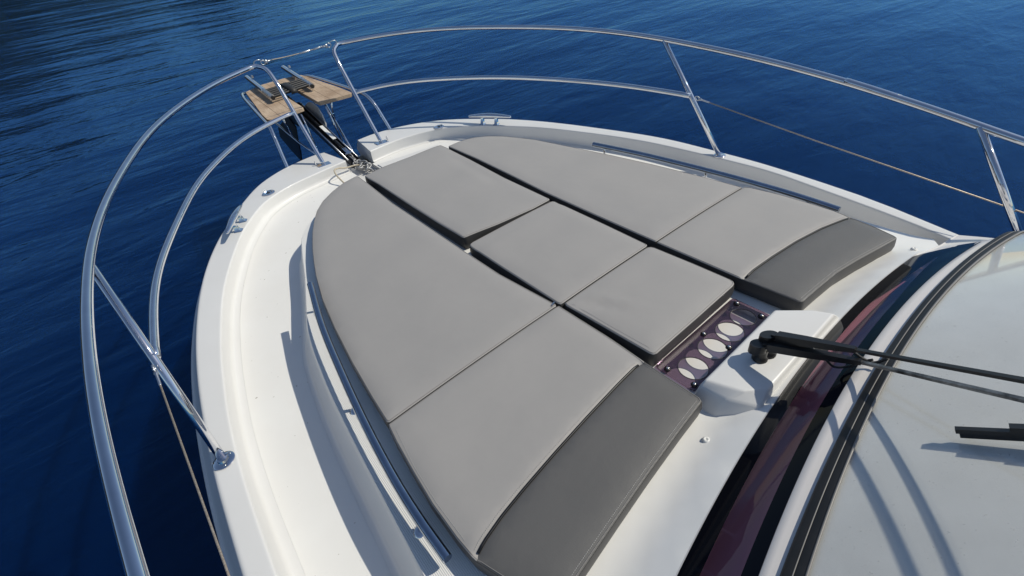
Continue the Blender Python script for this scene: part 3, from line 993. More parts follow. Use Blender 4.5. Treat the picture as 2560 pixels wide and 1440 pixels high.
# ------------------------------------------------------------------ sun pad cushions
def ztop_c(x): return 1.520 - 0.045 * (x / 1.05) ** 2
wr_rng = random.Random(3)
def cushion(outline, label, corner=.018, dz=lambda x, y: 0.0, split=None, seam_light=None, stitches=(), zip_tag=None):
    poly = round_corners(outline, corner)
    poly = [(p.x, p.y) for p in resample([(p.x, p.y, 0) for p in [Vector((q[0], q[1], 0)) for q in poly]], step=.016, closed=True)]
    if area2(poly) < 0: poly.reverse()
    cx_ = sum(p[0] for p in poly) / len(poly); cy_ = sum(p[1] for p in poly) / len(poly)
    base = (cx_, cy_, z_roof(cx_) + .003)
    t = thing('sun_pad_cushion', base, label, 'cushion', 'sun pad cushions on the foredeck')
    re = .006
    def zt(x, y):
        d = dist_poly((x, y), poly)
        puff = .005 * smooth01(0, .06, d)
        z = ztop_c(x) - .003 + puff + dz(x, y)
        if split:
            ds = dist_poly((x, y), split, False)
            z -= .0075 * math.exp(-(ds / .009) ** 2)
        return z
    ins = offset(poly, -re)
    def ring(d, zfun):
        q = offset(poly, d) if d else [Vector(p) for p in poly]
        return [Vector((a.x, a.y, zfun(o))) for a, o in zip(q, poly)]
    zb = lambda o: z_roof(o[0]) + .003
    ze = lambda o: ztop_c(o[0]) - .003 + dz(o[0], o[1])
    side = MB()
    rows = [ring(-.02, zb), ring(-.004, lambda o: zb(o) + .001), ring(0, lambda o: zb(o) + .008), ring(.003, lambda o: lerp(zb(o), ze(o), .45)), ring(.001, lambda o: ze(o) - .016), ring(-.001, lambda o: ze(o) - re * .62)]
    side.grid(rows, closed=True)
    side.f.append(tuple(range(len(poly)))[::-1])
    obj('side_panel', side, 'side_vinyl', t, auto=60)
    # top: rounded edge ring + filled sheet
    edge_rows = [ring(-.0015, lambda o: ze(o) - re * .60), ring(-re * .32, lambda o: ze(o) - re * .26), ring(-re * .62, lambda o: ze(o) - re * .08)]
    insp = [(p.x, p.y) for p in ins]
    lines = []
    if split:
        sp = [(p.x, p.y) for p in resample([(p[0], p[1], 0) for p in split], step=.02)]
        sp_in = [p for p in sp if inside(p, insp) and dist_poly(p, insp) > .004]
        lines.append(sp_in)
        for dd in (.009, -.009):
            q = []
            for k in range(len(sp_in)):
                a = Vector(sp_in[max(0, k - 1)]); b = Vector(sp_in[min(len(sp_in) - 1, k + 1)])
                tt = (b - a).normalized(); c = Vector(sp_in[k]) + Vector((tt.y, -tt.x)) * dd
                if inside((c.x, c.y), insp) and dist_poly((c.x, c.y), insp) > .004: q.append((c.x, c.y))
            lines.append(q)
    vs, fs = fill(insp, .030, zt, lines)
    vs = [Vector(v) for v in vs]
    if split:
        def is_dark(x, y):      # aft of the dividing line
            best = min(range(len(split)), key=lambda k: abs(split[k][0] - x))
            ys = interp(x, *zip(*sorted((p[0], p[1]) for p in split)))
            return y < ys
        lf = [f for f in fs if not is_dark(sum(vs[i].x for i in f) / 3, sum(vs[i].y for i in f) / 3)]
        dfc = [f for f in fs if is_dark(sum(vs[i].x for i in f) / 3, sum(vs[i].y for i in f) / 3)]
    else:
        lf, dfc = fs, []
    n = len(poly)
    edge_rows.append([Vector((p[0], p[1], zt(p[0], p[1]))) for p in insp])
    em = MB(); em.grid(edge_rows, closed=True)
    ef_l = []; ef_d = []
    for f in em.f:
        c = sum((em.v[i] for i in f), Vector()) / 4
        (ef_d if split and is_dark(c.x, c.y) else ef_l).append(f)
    def panel(name, tri, ef, mat):
        m = MB(); m.add(vs, tri); m.add(em.v, ef)
        a, b = compact(m.v, m.f)
        bm_v = a
        o = obj(name, (a, b), mat, t)
        bm = bmesh.new(); bm.from_mesh(o.data); bmesh.ops.remove_doubles(bm, verts=bm.verts, dist=.0004)
        bmesh.ops.recalc_face_normals(bm, faces=bm.faces); bm.to_mesh(o.data); bm.free()
        o.data.polygons.foreach_set('use_smooth', [True] * len(o.data.polygons))
        return o
    top = panel('top_panel', lf, ef_l, 'light_vinyl')
    if dfc:
        panel('headrest_panel', dfc, ef_d, 'dark_vinyl')
        p = [Vector((q[0], q[1], zt(q[0], q[1]) + .0035)) for q in sp_in]
        a = MB(); a.tube(p, .0042, 8)
        obj('piping', a, 'piping', t)
    em2 = MB(); em2.tube([Vector((p[0], p[1], zt(p[0], p[1]) + .0004)) for p in insp + insp[:1]], .0011, 5, cap=False)
    obj('edge_seam', em2, 'seam_vinyl', t)
    # stitching: short dashes of thread in rows just inside the edge
    st = MB()
    def stitch(line, z_off=.0008, ln=.0042, gap=.0034, r=.0007):
        q = resample([(p[0], p[1], 0) for p in line], step=.0019)
        i = 0
        k1 = max(1, int(ln / .0019)); k2 = max(1, int(gap / .0019))
        while i + k1 < len(q):
            a, b = q[i], q[i + k1]
            st.tube([Vector((a.x, a.y, zt(a.x, a.y) + z_off)), Vector((b.x, b.y, zt(b.x, b.y) + z_off))], r, 4)
            i += k1 + k2
    for ln in stitches:
        stitch(ln)
    if split:
        for dd in (.012,):
            q = []
            for k in range(len(sp_in)):
                a = Vector(sp_in[max(0, k - 1)]); b = Vector(sp_in[min(len(sp_in) - 1, k + 1)])
                tt = (b - a).normalized(); nn = Vector((tt.y, -tt.x))
                if nn.y < 0: nn = -nn
                c = Vector(sp_in[k]) + nn * dd
                q.append((c.x, c.y))
            stitch(q)
    # along the aft edge (double row)
    if st.v:
        obj('stitching', st, 'thread', t, smooth=False, kind='stuff')
    if zip_tag:
        x, y = zip_tag
        zt_ = MB(); zt_.box((x, y, zt(x, y) + .004), (.022, .006, .004), Matrix.Rotation(math.radians(20), 3, 'Z'))
        g = obj('zip_pull', zt_, 'screw', t, smooth=False)
    return t

# port side, forward
PF = [(-.284, 2.955, .02), (-.402, 2.935, 0), (-.502, 2.883, 0), (-.592, 2.816, 0), (-.663, 2.731, 0), (-.722, 2.627, 0), (-.778, 2.509, 0), (-.84, 2.348, 0), (-.884, 2.214, 0), (-.922, 2.084, 0), (-.969, 1.884, 0), (-1.006, 1.649, 0), (-1.034, 1.413, 0), (-1.052, 1.206, 0), (-1.061, 1.062, .003),
      (-.295, 1.034, .003), (-.322, 1.375, 0), (-.321, 1.68, 0), (-.317, 2.062, 0), (-.315, 2.395, 0), (-.292, 2.77, 0)]
cushion(PF, 'long grey sun pad cushion with rounded front on the port side', zip_tag=(-.305, 1.049))
split_p = [(-.285, .612), (-.335, .619), (-.428, .614), (-.59, .601), (-.737, .587), (-.873, .572), (-.968, .559), (-1.046, .542), (-1.11, .520)]
PA = [(-.293, 1.032, .003), (-1.063, 1.060, .003), (-1.074, .983, 0), (-1.087, .849, 0), (-1.096, .726, 0), (-1.096, .60, 0), (-1.091, .526, 0), (-1.05, .405, 0), (-1.0, .305, .02), (-.919, .319, 0), (-.751, .341, 0), (-.599, .360, 0), (-.423, .379, 0), (-.299, .390, .016), (-.297, .615, 0), (-.291, .766, 0)]
aft_p = [(-.99, .322), (-.919, .334), (-.751, .356), (-.599, .375), (-.423, .394), (-.315, .404)]
aft_p2 = [(x, y - .009) for x, y in aft_p]
in_p = [(-.311, .42), (-.310, .60)]
out_p = [(-1.05, 1.02), (-1.073, .86), (-1.082, .72), (-1.081, .58)]
cushion(PA, 'grey cushion with charcoal headrest band nearest the wiper, port side', split=split_p, stitches=(aft_p, aft_p2, in_p, out_p))
# starboard side
SF = [(.368, 2.835, .012), (.45, 2.845, 0), (.531, 2.842, 0), (.604, 2.818, 0), (.676, 2.762, 0), (.745, 2.665, 0), (.80, 2.54, 0), (.843, 2.424, 0), (.897, 2.14, 0), (.953, 1.833, 0), (.995, 1.56, 0), (1.029, 1.236, 0), (1.042, 1.019, .004),
      (.300, 1.015, .004), (.306, 1.4, 0), (.316, 1.767, 0), (.340, 2.1, 0), (.362, 2.484, 0)][::-1]
cushion(SF, 'long grey sun pad cushion with rounded front on the starboard side')
split_s = [(.28, .602), (.379, .606), (.521, .598), (.692, .583), (.869, .557), (1.057, .513), (1.10, .50)]
SA = [(.299, 1.012, .004), (1.048, 1.016, .004), (1.066, .99, 0), (1.086, .839, 0), (1.084, .688, 0), (1.078, .584, 0), (1.061, .514, 0), (1.036, .405, 0), (1.0, .305, .022), (.859, .328, 0), (.705, .355, 0), (.572, .374, 0), (.437, .381, 0), (.308, .386, .016), (.303, .5, 0), (.298, .604, 0)]
aft_s = [(.98, .322), (.859, .343), (.705, .370), (.572, .389), (.437, .396), (.325, .401)]
cushion(SA, 'grey cushion with charcoal headrest band nearest the windscreen, starboard side', split=split_s, stitches=(aft_s, [(x, y - .009) for x, y in aft_s], [(.317, .41), (.313, .59)]))
# centre row
def dz_front(x, y):
    # lifted aft port corner, hollow along the starboard edge
    return .006 * math.exp(-((x + .24) ** 2 + (y - 1.76) ** 2) / .02) - .006 * math.exp(-((x - .24 - .09 * (y - 2.2)) / .035) ** 2) * smooth01(1.9, 2.2, y) * smooth01(2.8, 2.5, y)
CF = [(-.262, 2.905, .02), (-.116, 2.918, 0), (.093, 2.905, 0), (.279, 2.912, 0), (.352, 2.905, .02), (.350, 2.80, 0), (.332, 2.50, 0), (.298, 2.106, 0), (.284, 1.682, .02), (.154, 1.679, 0), (-.071, 1.703, 0), (-.266, 1.735, .012), (-.266, 1.975, 0), (-.264, 2.308, 0), (-.256, 2.70, 0)]
cushion(CF, 'grey cushion at the front of the centre row, reaching the anchor chain', dz=dz_front,
        stitches=([(-.06, 1.714), (-.252, 1.748)], [(-.254, 1.76), (-.252, 2.6)]))
CM = [(-.282, 1.678, .03), (-.05, 1.672, 0), (.284, 1.664, .025), (.274, 1.3, 0), (.262, 1.022, .02), (-.289, 1.027, .01), (-.287, 1.4, 0)]
cushion(CM, 'square grey cushion in the middle of the centre row', dz=lambda x, y: -.003 * math.exp(-((y - 1.62) / .03) ** 2))
def dz_aft(x, y):
    # soft creases in from the port edge
    z = 0
    for (cx_, cy_, ang, w, ln, h) in ((-.175, .90, 62, .016, .10, -.008), (-.135, .865, 68, .018, .09, .006), (-.225, .93, 52, .012, .06, -.005)):
        c, s = math.cos(math.radians(ang)), math.sin(math.radians(ang))
        u = (x - cx_) * c - (y - cy_) * s; v = (x - cx_) * s + (y - cy_) * c
        z += h * math.exp(-(v / w) ** 2 - (u / ln) ** 2)
    return z
CA = [(-.276, 1.024, .014), (.262, 1.018, .03), (.270, .8, 0), (.272, .610, .035), (.0, .605, 0), (-.258, .604, .018), (-.266, .8, 0)]
cushion(CA, 'square grey cushion at the aft end of the centre row beside the vent', dz=dz_aft,
        stitches=([(-.235, .622), (0, .621), (.225, .626)], [(-.24, .64), (-.248, .8), (-.253, 1.0)]))

# ------------------------------------------------------------------ rails
R = .0163
port_top = [(-.261, 3.768, 1.366), (-.262, 3.90, 1.55), (-.264, 4.10, 1.84), (-.268, 4.18, 1.955), (-.285, 4.245, 2.035), (-.335, 4.275, 2.068), (-.437, 4.255, 2.069), (-.71, 4.045, 2.061), (-.936, 3.772, 2.052), (-1.118, 3.50, 2.043), (-1.266, 3.178, 2.032), (-1.36, 2.896, 2.022), (-1.432, 2.676, 2.015), (-1.49, 2.453, 2.008), (-1.537, 2.238, 2.00), (-1.574, 1.972, 1.991), (-1.601, 1.678, 1.972), (-1.617, 1.36, 1.948), (-1.62, 1.153, 1.923), (-1.617, .957, 1.90), (-1.610, .773, 1.871), (-1.59, .3, 1.80), (-1.56, -.4, 1.70), (-1.55, -1.4, 1.60)]
star_top = [(.261, 3.768, 1.366), (.262, 3.90, 1.55), (.264, 4.10, 1.84), (.268, 4.18, 1.955), (.285, 4.245, 2.035), (.345, 4.285, 2.069), (.446, 4.280, 2.07), (.738, 4.18, 2.066), (1.096, 3.845, 2.055), (1.346, 3.393, 2.039), (1.545, 2.876, 2.022), (1.618, 2.402, 2.006), (1.609, 1.984, 1.991), (1.588, 1.7, 1.975), (1.577, 1.426, 1.955), (1.559, .924, 1.896), (1.535, .517, 1.83), (1.505, .30, 1.797), (1.490, .133, 1.754), (1.46, -.4, 1.69), (1.45, -1.4, 1.60)]
port_mid = [(-.265, 4.02, 1.734), (-.42, 3.985, 1.734), (-.588, 3.906, 1.732), (-.775, 3.747, 1.729), (-.955, 3.517, 1.725), (-1.112, 3.283, 1.721), (-1.345, 2.707, 1.712), (-1.472, 2.341, 1.706), (-1.527, 2.042, 1.701), (-1.55, 1.844, 1.697), (-1.559, 1.715, 1.695)]
star_mid = [(.265, 4.035, 1.734), (.42, 4.03, 1.734), (.56, 3.99, 1.733), (.822, 3.748, 1.729), (1.0, 3.51, 1.725), (1.166, 3.238, 1.721), (1.378, 2.711, 1.712), (1.489, 2.273, 1.705), (1.535, 1.95, 1.70), (1.545, 1.70, 1.695)]
def flange(c, n, parent, rx=.038):
    a = MB(); a.lathe(c, [(rx, 0), (rx, .003), (rx * .9, .006), (rx * .52, .008), (rx * .44, .016)], axis=n, seg=28)
    f = obj('foot_flange', a, 'steel', parent, auto=40)
    for k in range(3):
        t = 2 * math.pi * k / 3 + .5
        s = MB(); s.lathe(Vector(c) + Vector((rx * .72 * math.cos(t), rx * .72 * math.sin(t), .0055)), [(.0055, 0), (.0055, .0012), (.002, .0018)], seg=10)
        obj('screw', s, 'screw', f)
    return f
def clamp(p, parent, d):
    """shackle and end fitting of a guard wire"""
    p = Vector(p); d = Vector(d).normalized()
    a = MB()
    ring = [p + d * .012 + d * (.014 * math.cos(t)) + Vector((0, 0, .012 * math.sin(t))) for t in [2 * math.pi * k / 14 for k in range(15)]]
    a.tube(ring, .0035, 7, cap=False)
    a.lathe(p + d * .026 - Vector((0, 0, .012)), [(.004, 0), (.004, .024)], seg=10)
    a.tube([p + d * .028, p + d * .042, p + d * .046, p + d * .10, p + d * .102], [.007, .007, .0042, .0042, .003], 9)
    return obj('wire_end_fitting', a, 'steel_dull', parent)
def bow_rail(side):
    tp = port_top if side < 0 else star_top
    md = port_mid if side < 0 else star_mid
    a = MB(); a.tube(catmull(tp[:6], 8)[:-1] + relax(resample(catmull(tp[5:], 9), step=.05), 30, 2), R, 18)
    rail = obj('bow_rail', a, 'steel', boat)
    a = MB(); a.tube(relax(resample(catmull(md, 9), step=.05), 25, 2), R * .97, 16); obj('mid_rail', a, 'steel', rail)
    s = side
    foot = Vector((s * 1.558, 1.452, 1.352)); top = Vector((s * 1.572, 1.95, 1.982))
    if side > 0: foot = Vector((1.560, 1.445, 1.352)); top = Vector((1.602, 1.965, 1.985))
    a = MB(); a.tube([foot, foot.lerp(top, .5), top], .0152, 16); obj('stanchion', a, 'steel', rail)
    flange(foot - Vector((0, 0, .001)), (0, 0, 1), rail)
    if side < 0:
        f2 = Vector((-1.55, -.05, 1.345)); t2 = Vector((-1.588, .28, 1.79))
    else:
        f2 = Vector((1.46, -.045, 1.345)); t2 = Vector((1.503, .29, 1.79))
    a = MB(); a.tube([f2, t2], .0152, 16); obj('stanchion', a, 'steel', rail)
    flange(f2 - Vector((0, 0, .001)), (0, 0, 1), rail)
    # pulpit foot plate
    a = MB(); a.prism([(s * .261 - .055, 3.735, 1.3665), (s * .261 + .05, 3.725, 1.3665), (s * .261 + .05, 3.79, 1.3665), (s * .261 - .055, 3.80, 1.3665)],
                      [(s * .261 - .053, 3.737, 1.3715), (s * .261 + .048, 3.727, 1.3715), (s * .261 + .048, 3.788, 1.3715), (s * .261 - .053, 3.798, 1.3715)])
    obj('foot_plate', a, 'steel', rail, smooth=False)
    # eye bolt by the foot
    c = Vector((s * .261 + (-.05 if s < 0 else .055), 3.80 if s < 0 else 3.76, 1.371))
    a = MB(); a.tube([c + Vector((0, .012 * math.cos(t), .015 + .015 * math.sin(t))) for t in [2 * math.pi * k / 14 for k in range(15)]], .003, 6, cap=False)
    obj('eye_bolt', a, 'steel_dull', rail)
    # sleeve joint on the top rail
    # guard wire from the stanchion aft
    if side < 0:
        p = Vector((-1.572, 1.675, 1.69)); q = Vector((-1.56, .09, 1.49))
    else:
        p = Vector((1.556, 1.665, 1.685)); q = Vector((1.487, .12, 1.495))
    q2 = p + (q - p) * 1.7
    a = MB(); a.tube([p + (q - p).normalized() * .08, p.lerp(q, .5) - Vector((0, 0, .006)), q2], .0031, 8); obj('guard_wire', a, 'wire', rail)
    clamp(p, rail, q - p)
    return rail
br_p = bow_rail(-1)
br_s = bow_rail(1)
# sleeve on the starboard top rail
a = MB(); a.tube(catmull([(1.556, .86, 1.887), (1.548, .72, 1.864), (1.541, .61, 1.845)], 6), R * 1.06, 16); obj('rail_sleeve', a, 'steel', br_s)
# wire across the pulpit opening, with turnbuckle
a = MB(); pw_ = catmull([(-.266, 4.295, 2.083), (-.1, 4.298, 2.074), (.08, 4.298, 2.074), (.266, 4.295, 2.083)], 8)
a.tube(pw_, .0032, 8); gw = obj('gate_wire', a, 'wire', boat)
a = MB(); a.tube([(.02, 4.298, 2.0735), (.025, 4.298, 2.0735), (.11, 4.298, 2.0745), (.115, 4.298, 2.0745)], [.004, .0062, .0062, .004], 10)
a.tube([(.14, 4.298, 2.0755), (.145, 4.298, 2.0755), (.215, 4.297, 2.080), (.22, 4.297, 2.080)], [.004, .0068, .0068, .004], 10)
obj('turnbuckle', a, 'steel_dull', gw)
for s in (-1, 1):
    a = MB()
    c = Vector((s * .262, 4.285, 2.078))
    a.tube([c + Vector((s * .012 + .016 * math.cos(t), 0, .016 * math.sin(t))) for t in [2 * math.pi * k / 14 for k in range(15)]], .0035, 7, cap=False)
    a.lathe(c + Vector((-s * .012, 0, -.014)), [(.007, 0), (.007, .028)], seg=10)
    a.tube([(s * .262, 4.285, 2.075), (s * .20, 4.296, 2.080)], .0055, 8)
    a.tube(catmull([(s * .275, 4.28, 2.09), (s * .30, 4.275, 2.104), (s * .335, 4.275, 2.10), (s * .345, 4.28, 2.08)], 5), .0028, 6)
    obj('shackle', a, 'steel_dull', gw)

# --- low handrails beside the pads
hr = [(.969, 2.002, 1.506), (1.036, 1.70, 1.493), (1.084, 1.385, 1.481), (1.121, 1.08, 1.468), (1.139, .85, 1.458), (1.142, .712, 1.452), (1.139, .585, 1.447)]
for s in (-1, 1):
    pts = catmull([(s * x, y, z) for x, y, z in hr], 8)
    a = MB(); a.tube(pts, .0150, 16)
    h = obj('handrail', a, 'rail_steel', boat, auto=50)
    for yy in (1.93, 1.27, .73):
        p = min(pts, key=lambda q: abs(q.y - yy))
        z0 = z_roof(p.x) - .004
        a = MB(); a.tube([(p.x + s * .012, p.y, z0), (p.x + s * .006, p.y, lerp(z0, p.z, .6)), p], .0075, 10)
        a.lathe((p.x + s * .012, p.y, z0 - .001), [(.022, 0), (.022, .003), (.012, .006)], seg=18)
        obj('handrail_post', a, 'steel', h)

# --- cleats
for s in (-1, 1):
    f = Vector((s * .962, 3.436, 1.43)); b = Vector((s * 1.140, 3.069, 1.437))
    d = (b - f)
    a = MB()
    prof = [(0, .004), (.02, .009), (.15, .013), (.35, .0175), (.5, .019), (.65, .0175), (.85, .013), (.98, .009), (1, .004)]
    up = Vector((0, 0, 1))
    a.tube([f + d * t + up * (.010 * math.sin(math.pi * t)) for t, r in prof], [r for t, r in prof], 14, sx=1.35)
    c = obj('cleat', a, 'steel', boat)
    for t in (.335, .66):
        p = f + d * t
        zc = z_cap(p.y)
        inn = Vector((-s * .02, -.004, 0))
        a = MB()
        def rect(q, w, l):
            dd = d.normalized(); sd = Vector((dd.y, -dd.x, 0)).normalized()
            return [q + dd * l + sd * w, q - dd * l + sd * w, q - dd * l - sd * w, q + dd * l - sd * w]
        a.grid([rect(Vector((p.x, p.y, zc)) + inn * .6, .024, .022), rect(Vector((p.x, p.y, zc + .012)) + inn * .4, .014, .013), rect(Vector((p.x, p.y, p.z - .002)), .010, .011), rect(Vector((p.x, p.y, p.z + .01)), .010, .011)], closed=True)
        obj('cleat_foot', a, 'steel', c, auto=50)

# --- deck filler caps and bow fittings on the hull
for s in (-1, 1):
    c = (s * .752, 3.612, z_cap(3.6) + .0015)
    a = MB(); a.lathe(c, [(.046, 0), (.046, .004), (.042, .0075), (.036, .0080), (.034, .0055), (.020, .0050)], seg=32)
    f = obj('deck_filler_cap', a, 'steel', boat, auto=30)
    a = MB(); a.lathe((c[0], c[1], c[2] + .0055), [(.013, 0), (.013, .002), (.011, .002)], seg=18); obj('key_hole', a, 'black_plastic', f)
    a = MB(); a.box((c[0] + .028, c[1], c[2] + .010), (.014, .010, .010), Matrix.Rotation(.6, 3, 'Z')); obj('cap_hinge', a, 'steel_dull', f, smooth=False)
    a = MB(); a.lathe((s * .715, 3.965, 1.268), [(.050, 0), (.050, .012), (.044, .028), (.030, .040), (.012, .046)], axis=(s * .55, .80, .20), seg=24)
    obj('bow_light', a, 'blue_lens', boat)

# --- pulpit platform: tube frame, teak seat, struts
a = MB()
fr = [(-.481, 4.026, 1.342), (-.470, 4.08, 1.44), (-.452, 4.16, 1.575), (-.437, 4.25, 1.635), (-.430, 4.38, 1.648), (-.40, 4.80, 1.668), (-.345, 5.36, 1.686), (-.32, 5.45, 1.684), (-.25, 5.51, 1.672), (0, 5.53, 1.670)]
full = fr + [(-x, y, z) for x, y, z in fr[-2::-1]]
a.tube(catmull(full, 7), .0145, 14)
pf = obj('pulpit_frame', a, 'steel', boat)
for s in (-1, 1):
    flange((s * .481, 4.026, 1.343), (0, 0, 1), pf, .030)
    a = MB(); a.tube([(s * .115, 4.44, 1.60), (s * .118, 4.40, 1.48), (s * .122, 4.345, 1.275)], .012, 10, sx=.6); obj('strut', a, 'steel', pf)
    a = MB(); a.tube([(s * .10, 4.04, 1.19), (s * .20, 4.55, 1.345), (s * .33, 5.28, 1.655)], .0105, 10); obj('strut', a, 'steel', pf)
    a = MB(); a.tube([(s * .215, 4.66, 1.385), (s * .24, 4.62, 1.63)], .010, 10, sx=.6); obj('strut', a, 'steel', pf)
def zb_(y): return lerp(1.638, 1.702, (y - 4.44) / 1.1)
board_poly = [(-.395, 4.43, .03), (-.385, 4.62, 0), (-.295, 5.44, .05), (-.10, 5.535, 0), (.117, 5.541, 0), (.296, 5.50, .05), (.388, 4.70, 0), (.398, 4.44, .03), (.080, 4.475, .02), (.076, 5.10, .03), (-.066, 5.13, .03), (-.064, 4.47, .02)]
# the seat is made of planks running fore and aft with fine joints
bp = round_corners(board_poly, .02)
if area2([(p.x, p.y) for p in bp]) < 0: bp = bp[::-1]
bp = [(p.x, p.y) for p in resample([(p.x, p.y, 0) for p in bp], step=.02, closed=True)]
seat = None
def clip_x(poly, x0, x1):
    def clip(poly, f, inter):
        out = []
        for i in range(len(poly)):
            a, b = poly[i - 1], poly[i]
            fa, fb = f(a), f(b)
            if fa != fb: out.append(inter(a, b))
            if fb: out.append(b)
        return out
    def ix(xx): return lambda a, b: (xx, lerp(a[1], b[1], (xx - a[0]) / (b[0] - a[0])))
    p = clip(poly, lambda q: q[0] >= x0, ix(x0))
    if p: p = clip(p, lambda q: q[0] <= x1, ix(x1))
    return p
joints = [-.42, -.285, -.17, -.061, .076, .185, .30, .42]
def plank(poly, parent):
    # plank outline -> bevelled slab following the slope of the seat
    if len(poly) < 3: return None
    if area2(poly) < 0: poly = poly[::-1]
    q = offset(poly, -.0005)
    q2 = offset(poly, -.0018)
    m = MB()
    th = .030
    rws = [[Vector((p.x, p.y, zb_(p.y) - th)) for p in q], [Vector((p.x, p.y, zb_(p.y) - .002)) for p in q], [Vector((p.x, p.y, zb_(p.y))) for p in q2]]
    m.grid(rws, closed=True)
    n = len(q)
    m.f.append(tuple(range(n))[::-1]); m.f.append(tuple(range(2 * n, 3 * n)))
    return m
first = None
seat_base = MB(); seat_base.box((0, 5.24, 1.650), (.62, .03, .010))
seat = obj('teak_seat', seat_base, 'steel_dull', boat, smooth=False)
for s in (-1, 1):
    m = MB(); m.box((s * .23, 4.60, 1.6125), (.30, .03, .010)); obj('bearer', m, 'steel_dull', seat, smooth=False)
for k in range(len(joints) - 1):
    pl = clip_x(bp, joints[k], joints[k + 1])
    # drop duplicate points
    cl = []
    for p in pl:
        if not cl or (Vector(p) - Vector(cl[-1])).length > .003: cl.append(p)
    if len(cl) > 2 and (Vector(cl[0]) - Vector(cl[-1])).length < .003: cl.pop()
    m = plank(cl, seat)
    if m: obj('plank', m, 'teak', seat, smooth=False)

# --- folded telescopic ladder lashed on the seat
lz = lambda y: zb_(y) + .028
a = MB()
lad = None
for s, x0, x1 in ((-1, -.200, -.168), (1, .176, .216)):
    p0 = Vector((x0, 4.83, lz(4.83) + .018)); p1 = Vector((x1, 5.74, lz(5.74) + .020))
    m = MB(); m.tube([p0, p0.lerp(p1, .32), p0.lerp(p1, .322), p1], [.020, .020, .025, .025], 14)
    o = obj('folding_ladder' if lad is None else 'ladder_tube', m, 'steel', boat if lad is None else lad, auto=50)
    if lad is None: lad = o
    for q in range(5):
        c = p0 + (p1 - p0).normalized() * (.012 + .062 * q)
        m = MB(); m.lathe(c - (p1 - p0).normalized() * .008, [(.0265, 0), (.0265, .014)], axis=(p1 - p0).normalized(), seg=16)
        obj('ladder_collar', m, 'steel_dull', lad, auto=40)
    m = MB(); m.lathe(p0 - (p1 - p0).normalized() * .014, [(.018, 0), (.018, .014)], axis=(p1 - p0).normalized(), seg=14); obj('end_cap', m, 'black_plastic', lad, auto=40)
    m = MB(); m.tube([p1 + Vector((0, -.03, -.02)), p1 + Vector((0, -.34, -.045))], .011, 8); obj('hinge_bar', m, 'black_metal', lad)
    m = MB(); m.box(p1 + Vector((0, -.02, -.012)), (.012, .05, .05)); obj('hinge', m, 'steel_dull', lad, smooth=False)
    m = MB(); m.box(p1 + Vector((0.02, -.16, .024)), (.016, .03, .024)); obj('latch', m, 'steel_dull', lad, smooth=False)
for q in range(5):
    y = 4.84 + .062 * q
    z = lz(y) + .022
    m = MB(); m.tube([(-.185, y, z), (.185, y + .035, z + .003)], .0135, 12, sx=.95); obj('rung', m, 'black_plastic', lad, auto=50)
m = MB(); m.grid([[(x, y_, z_) for y_, z_ in ((4.815, lz(4.8) + .005), (4.825, lz(4.8) + .040), (4.97, lz(4.95) + .046), (5.105, lz(5.10) + .042), (5.115, lz(5.10) + .005))] for x in (-.03, .03)])
o = obj('strap', m, 'rubber', lad); sm = o.modifiers.new('thick', 'SOLIDIFY'); sm.thickness = .004

# --- bow roller channel
m = MB()
a0 = Vector((0, 3.80, 1.262)); a1 = Vector((0, 5.02, 1.540))
w = .036
for s in (-1, 1):
    pl = [(s * w, 3.80, 1.245), (s * w, 4.55, 1.40), (s * w, 5.02, 1.495), (s * w, 5.05, 1.56), (s * w, 4.98, 1.575), (s * w, 4.5, 1.455), (s * w, 3.80, 1.30)]
    m.prism(pl, [(x + s * .005, y, z) for x, y, z in pl])
m.prism([(-w, 3.80, 1.240), (w, 3.80, 1.240), (w, 5.0, 1.49), (-w, 5.0, 1.49)], [(-w, 3.80, 1.247), (w, 3.80, 1.247), (w, 5.0, 1.497), (-w, 5.0, 1.497)])
ch = obj('bow_roller', m, 'black_metal', boat, smooth=False)
m = MB(); m.lathe((-.05, 5.0, 1.525), [(.035, 0), (.022, .03), (.018, .05), (.022, .07), (.035, .1)], axis=(1, 0, 0), seg=18); obj('roller', m, 'black_plastic', ch)
m = MB(); m.tube([(-.043, 3.83, 1.302), (-.043, 4.95, 1.572)], .006, 8); m.tube([(.043, 3.83, 1.302), (.043, 4.95, 1.572)], .006, 8); obj('channel_edge', m, 'steel_dull', ch)

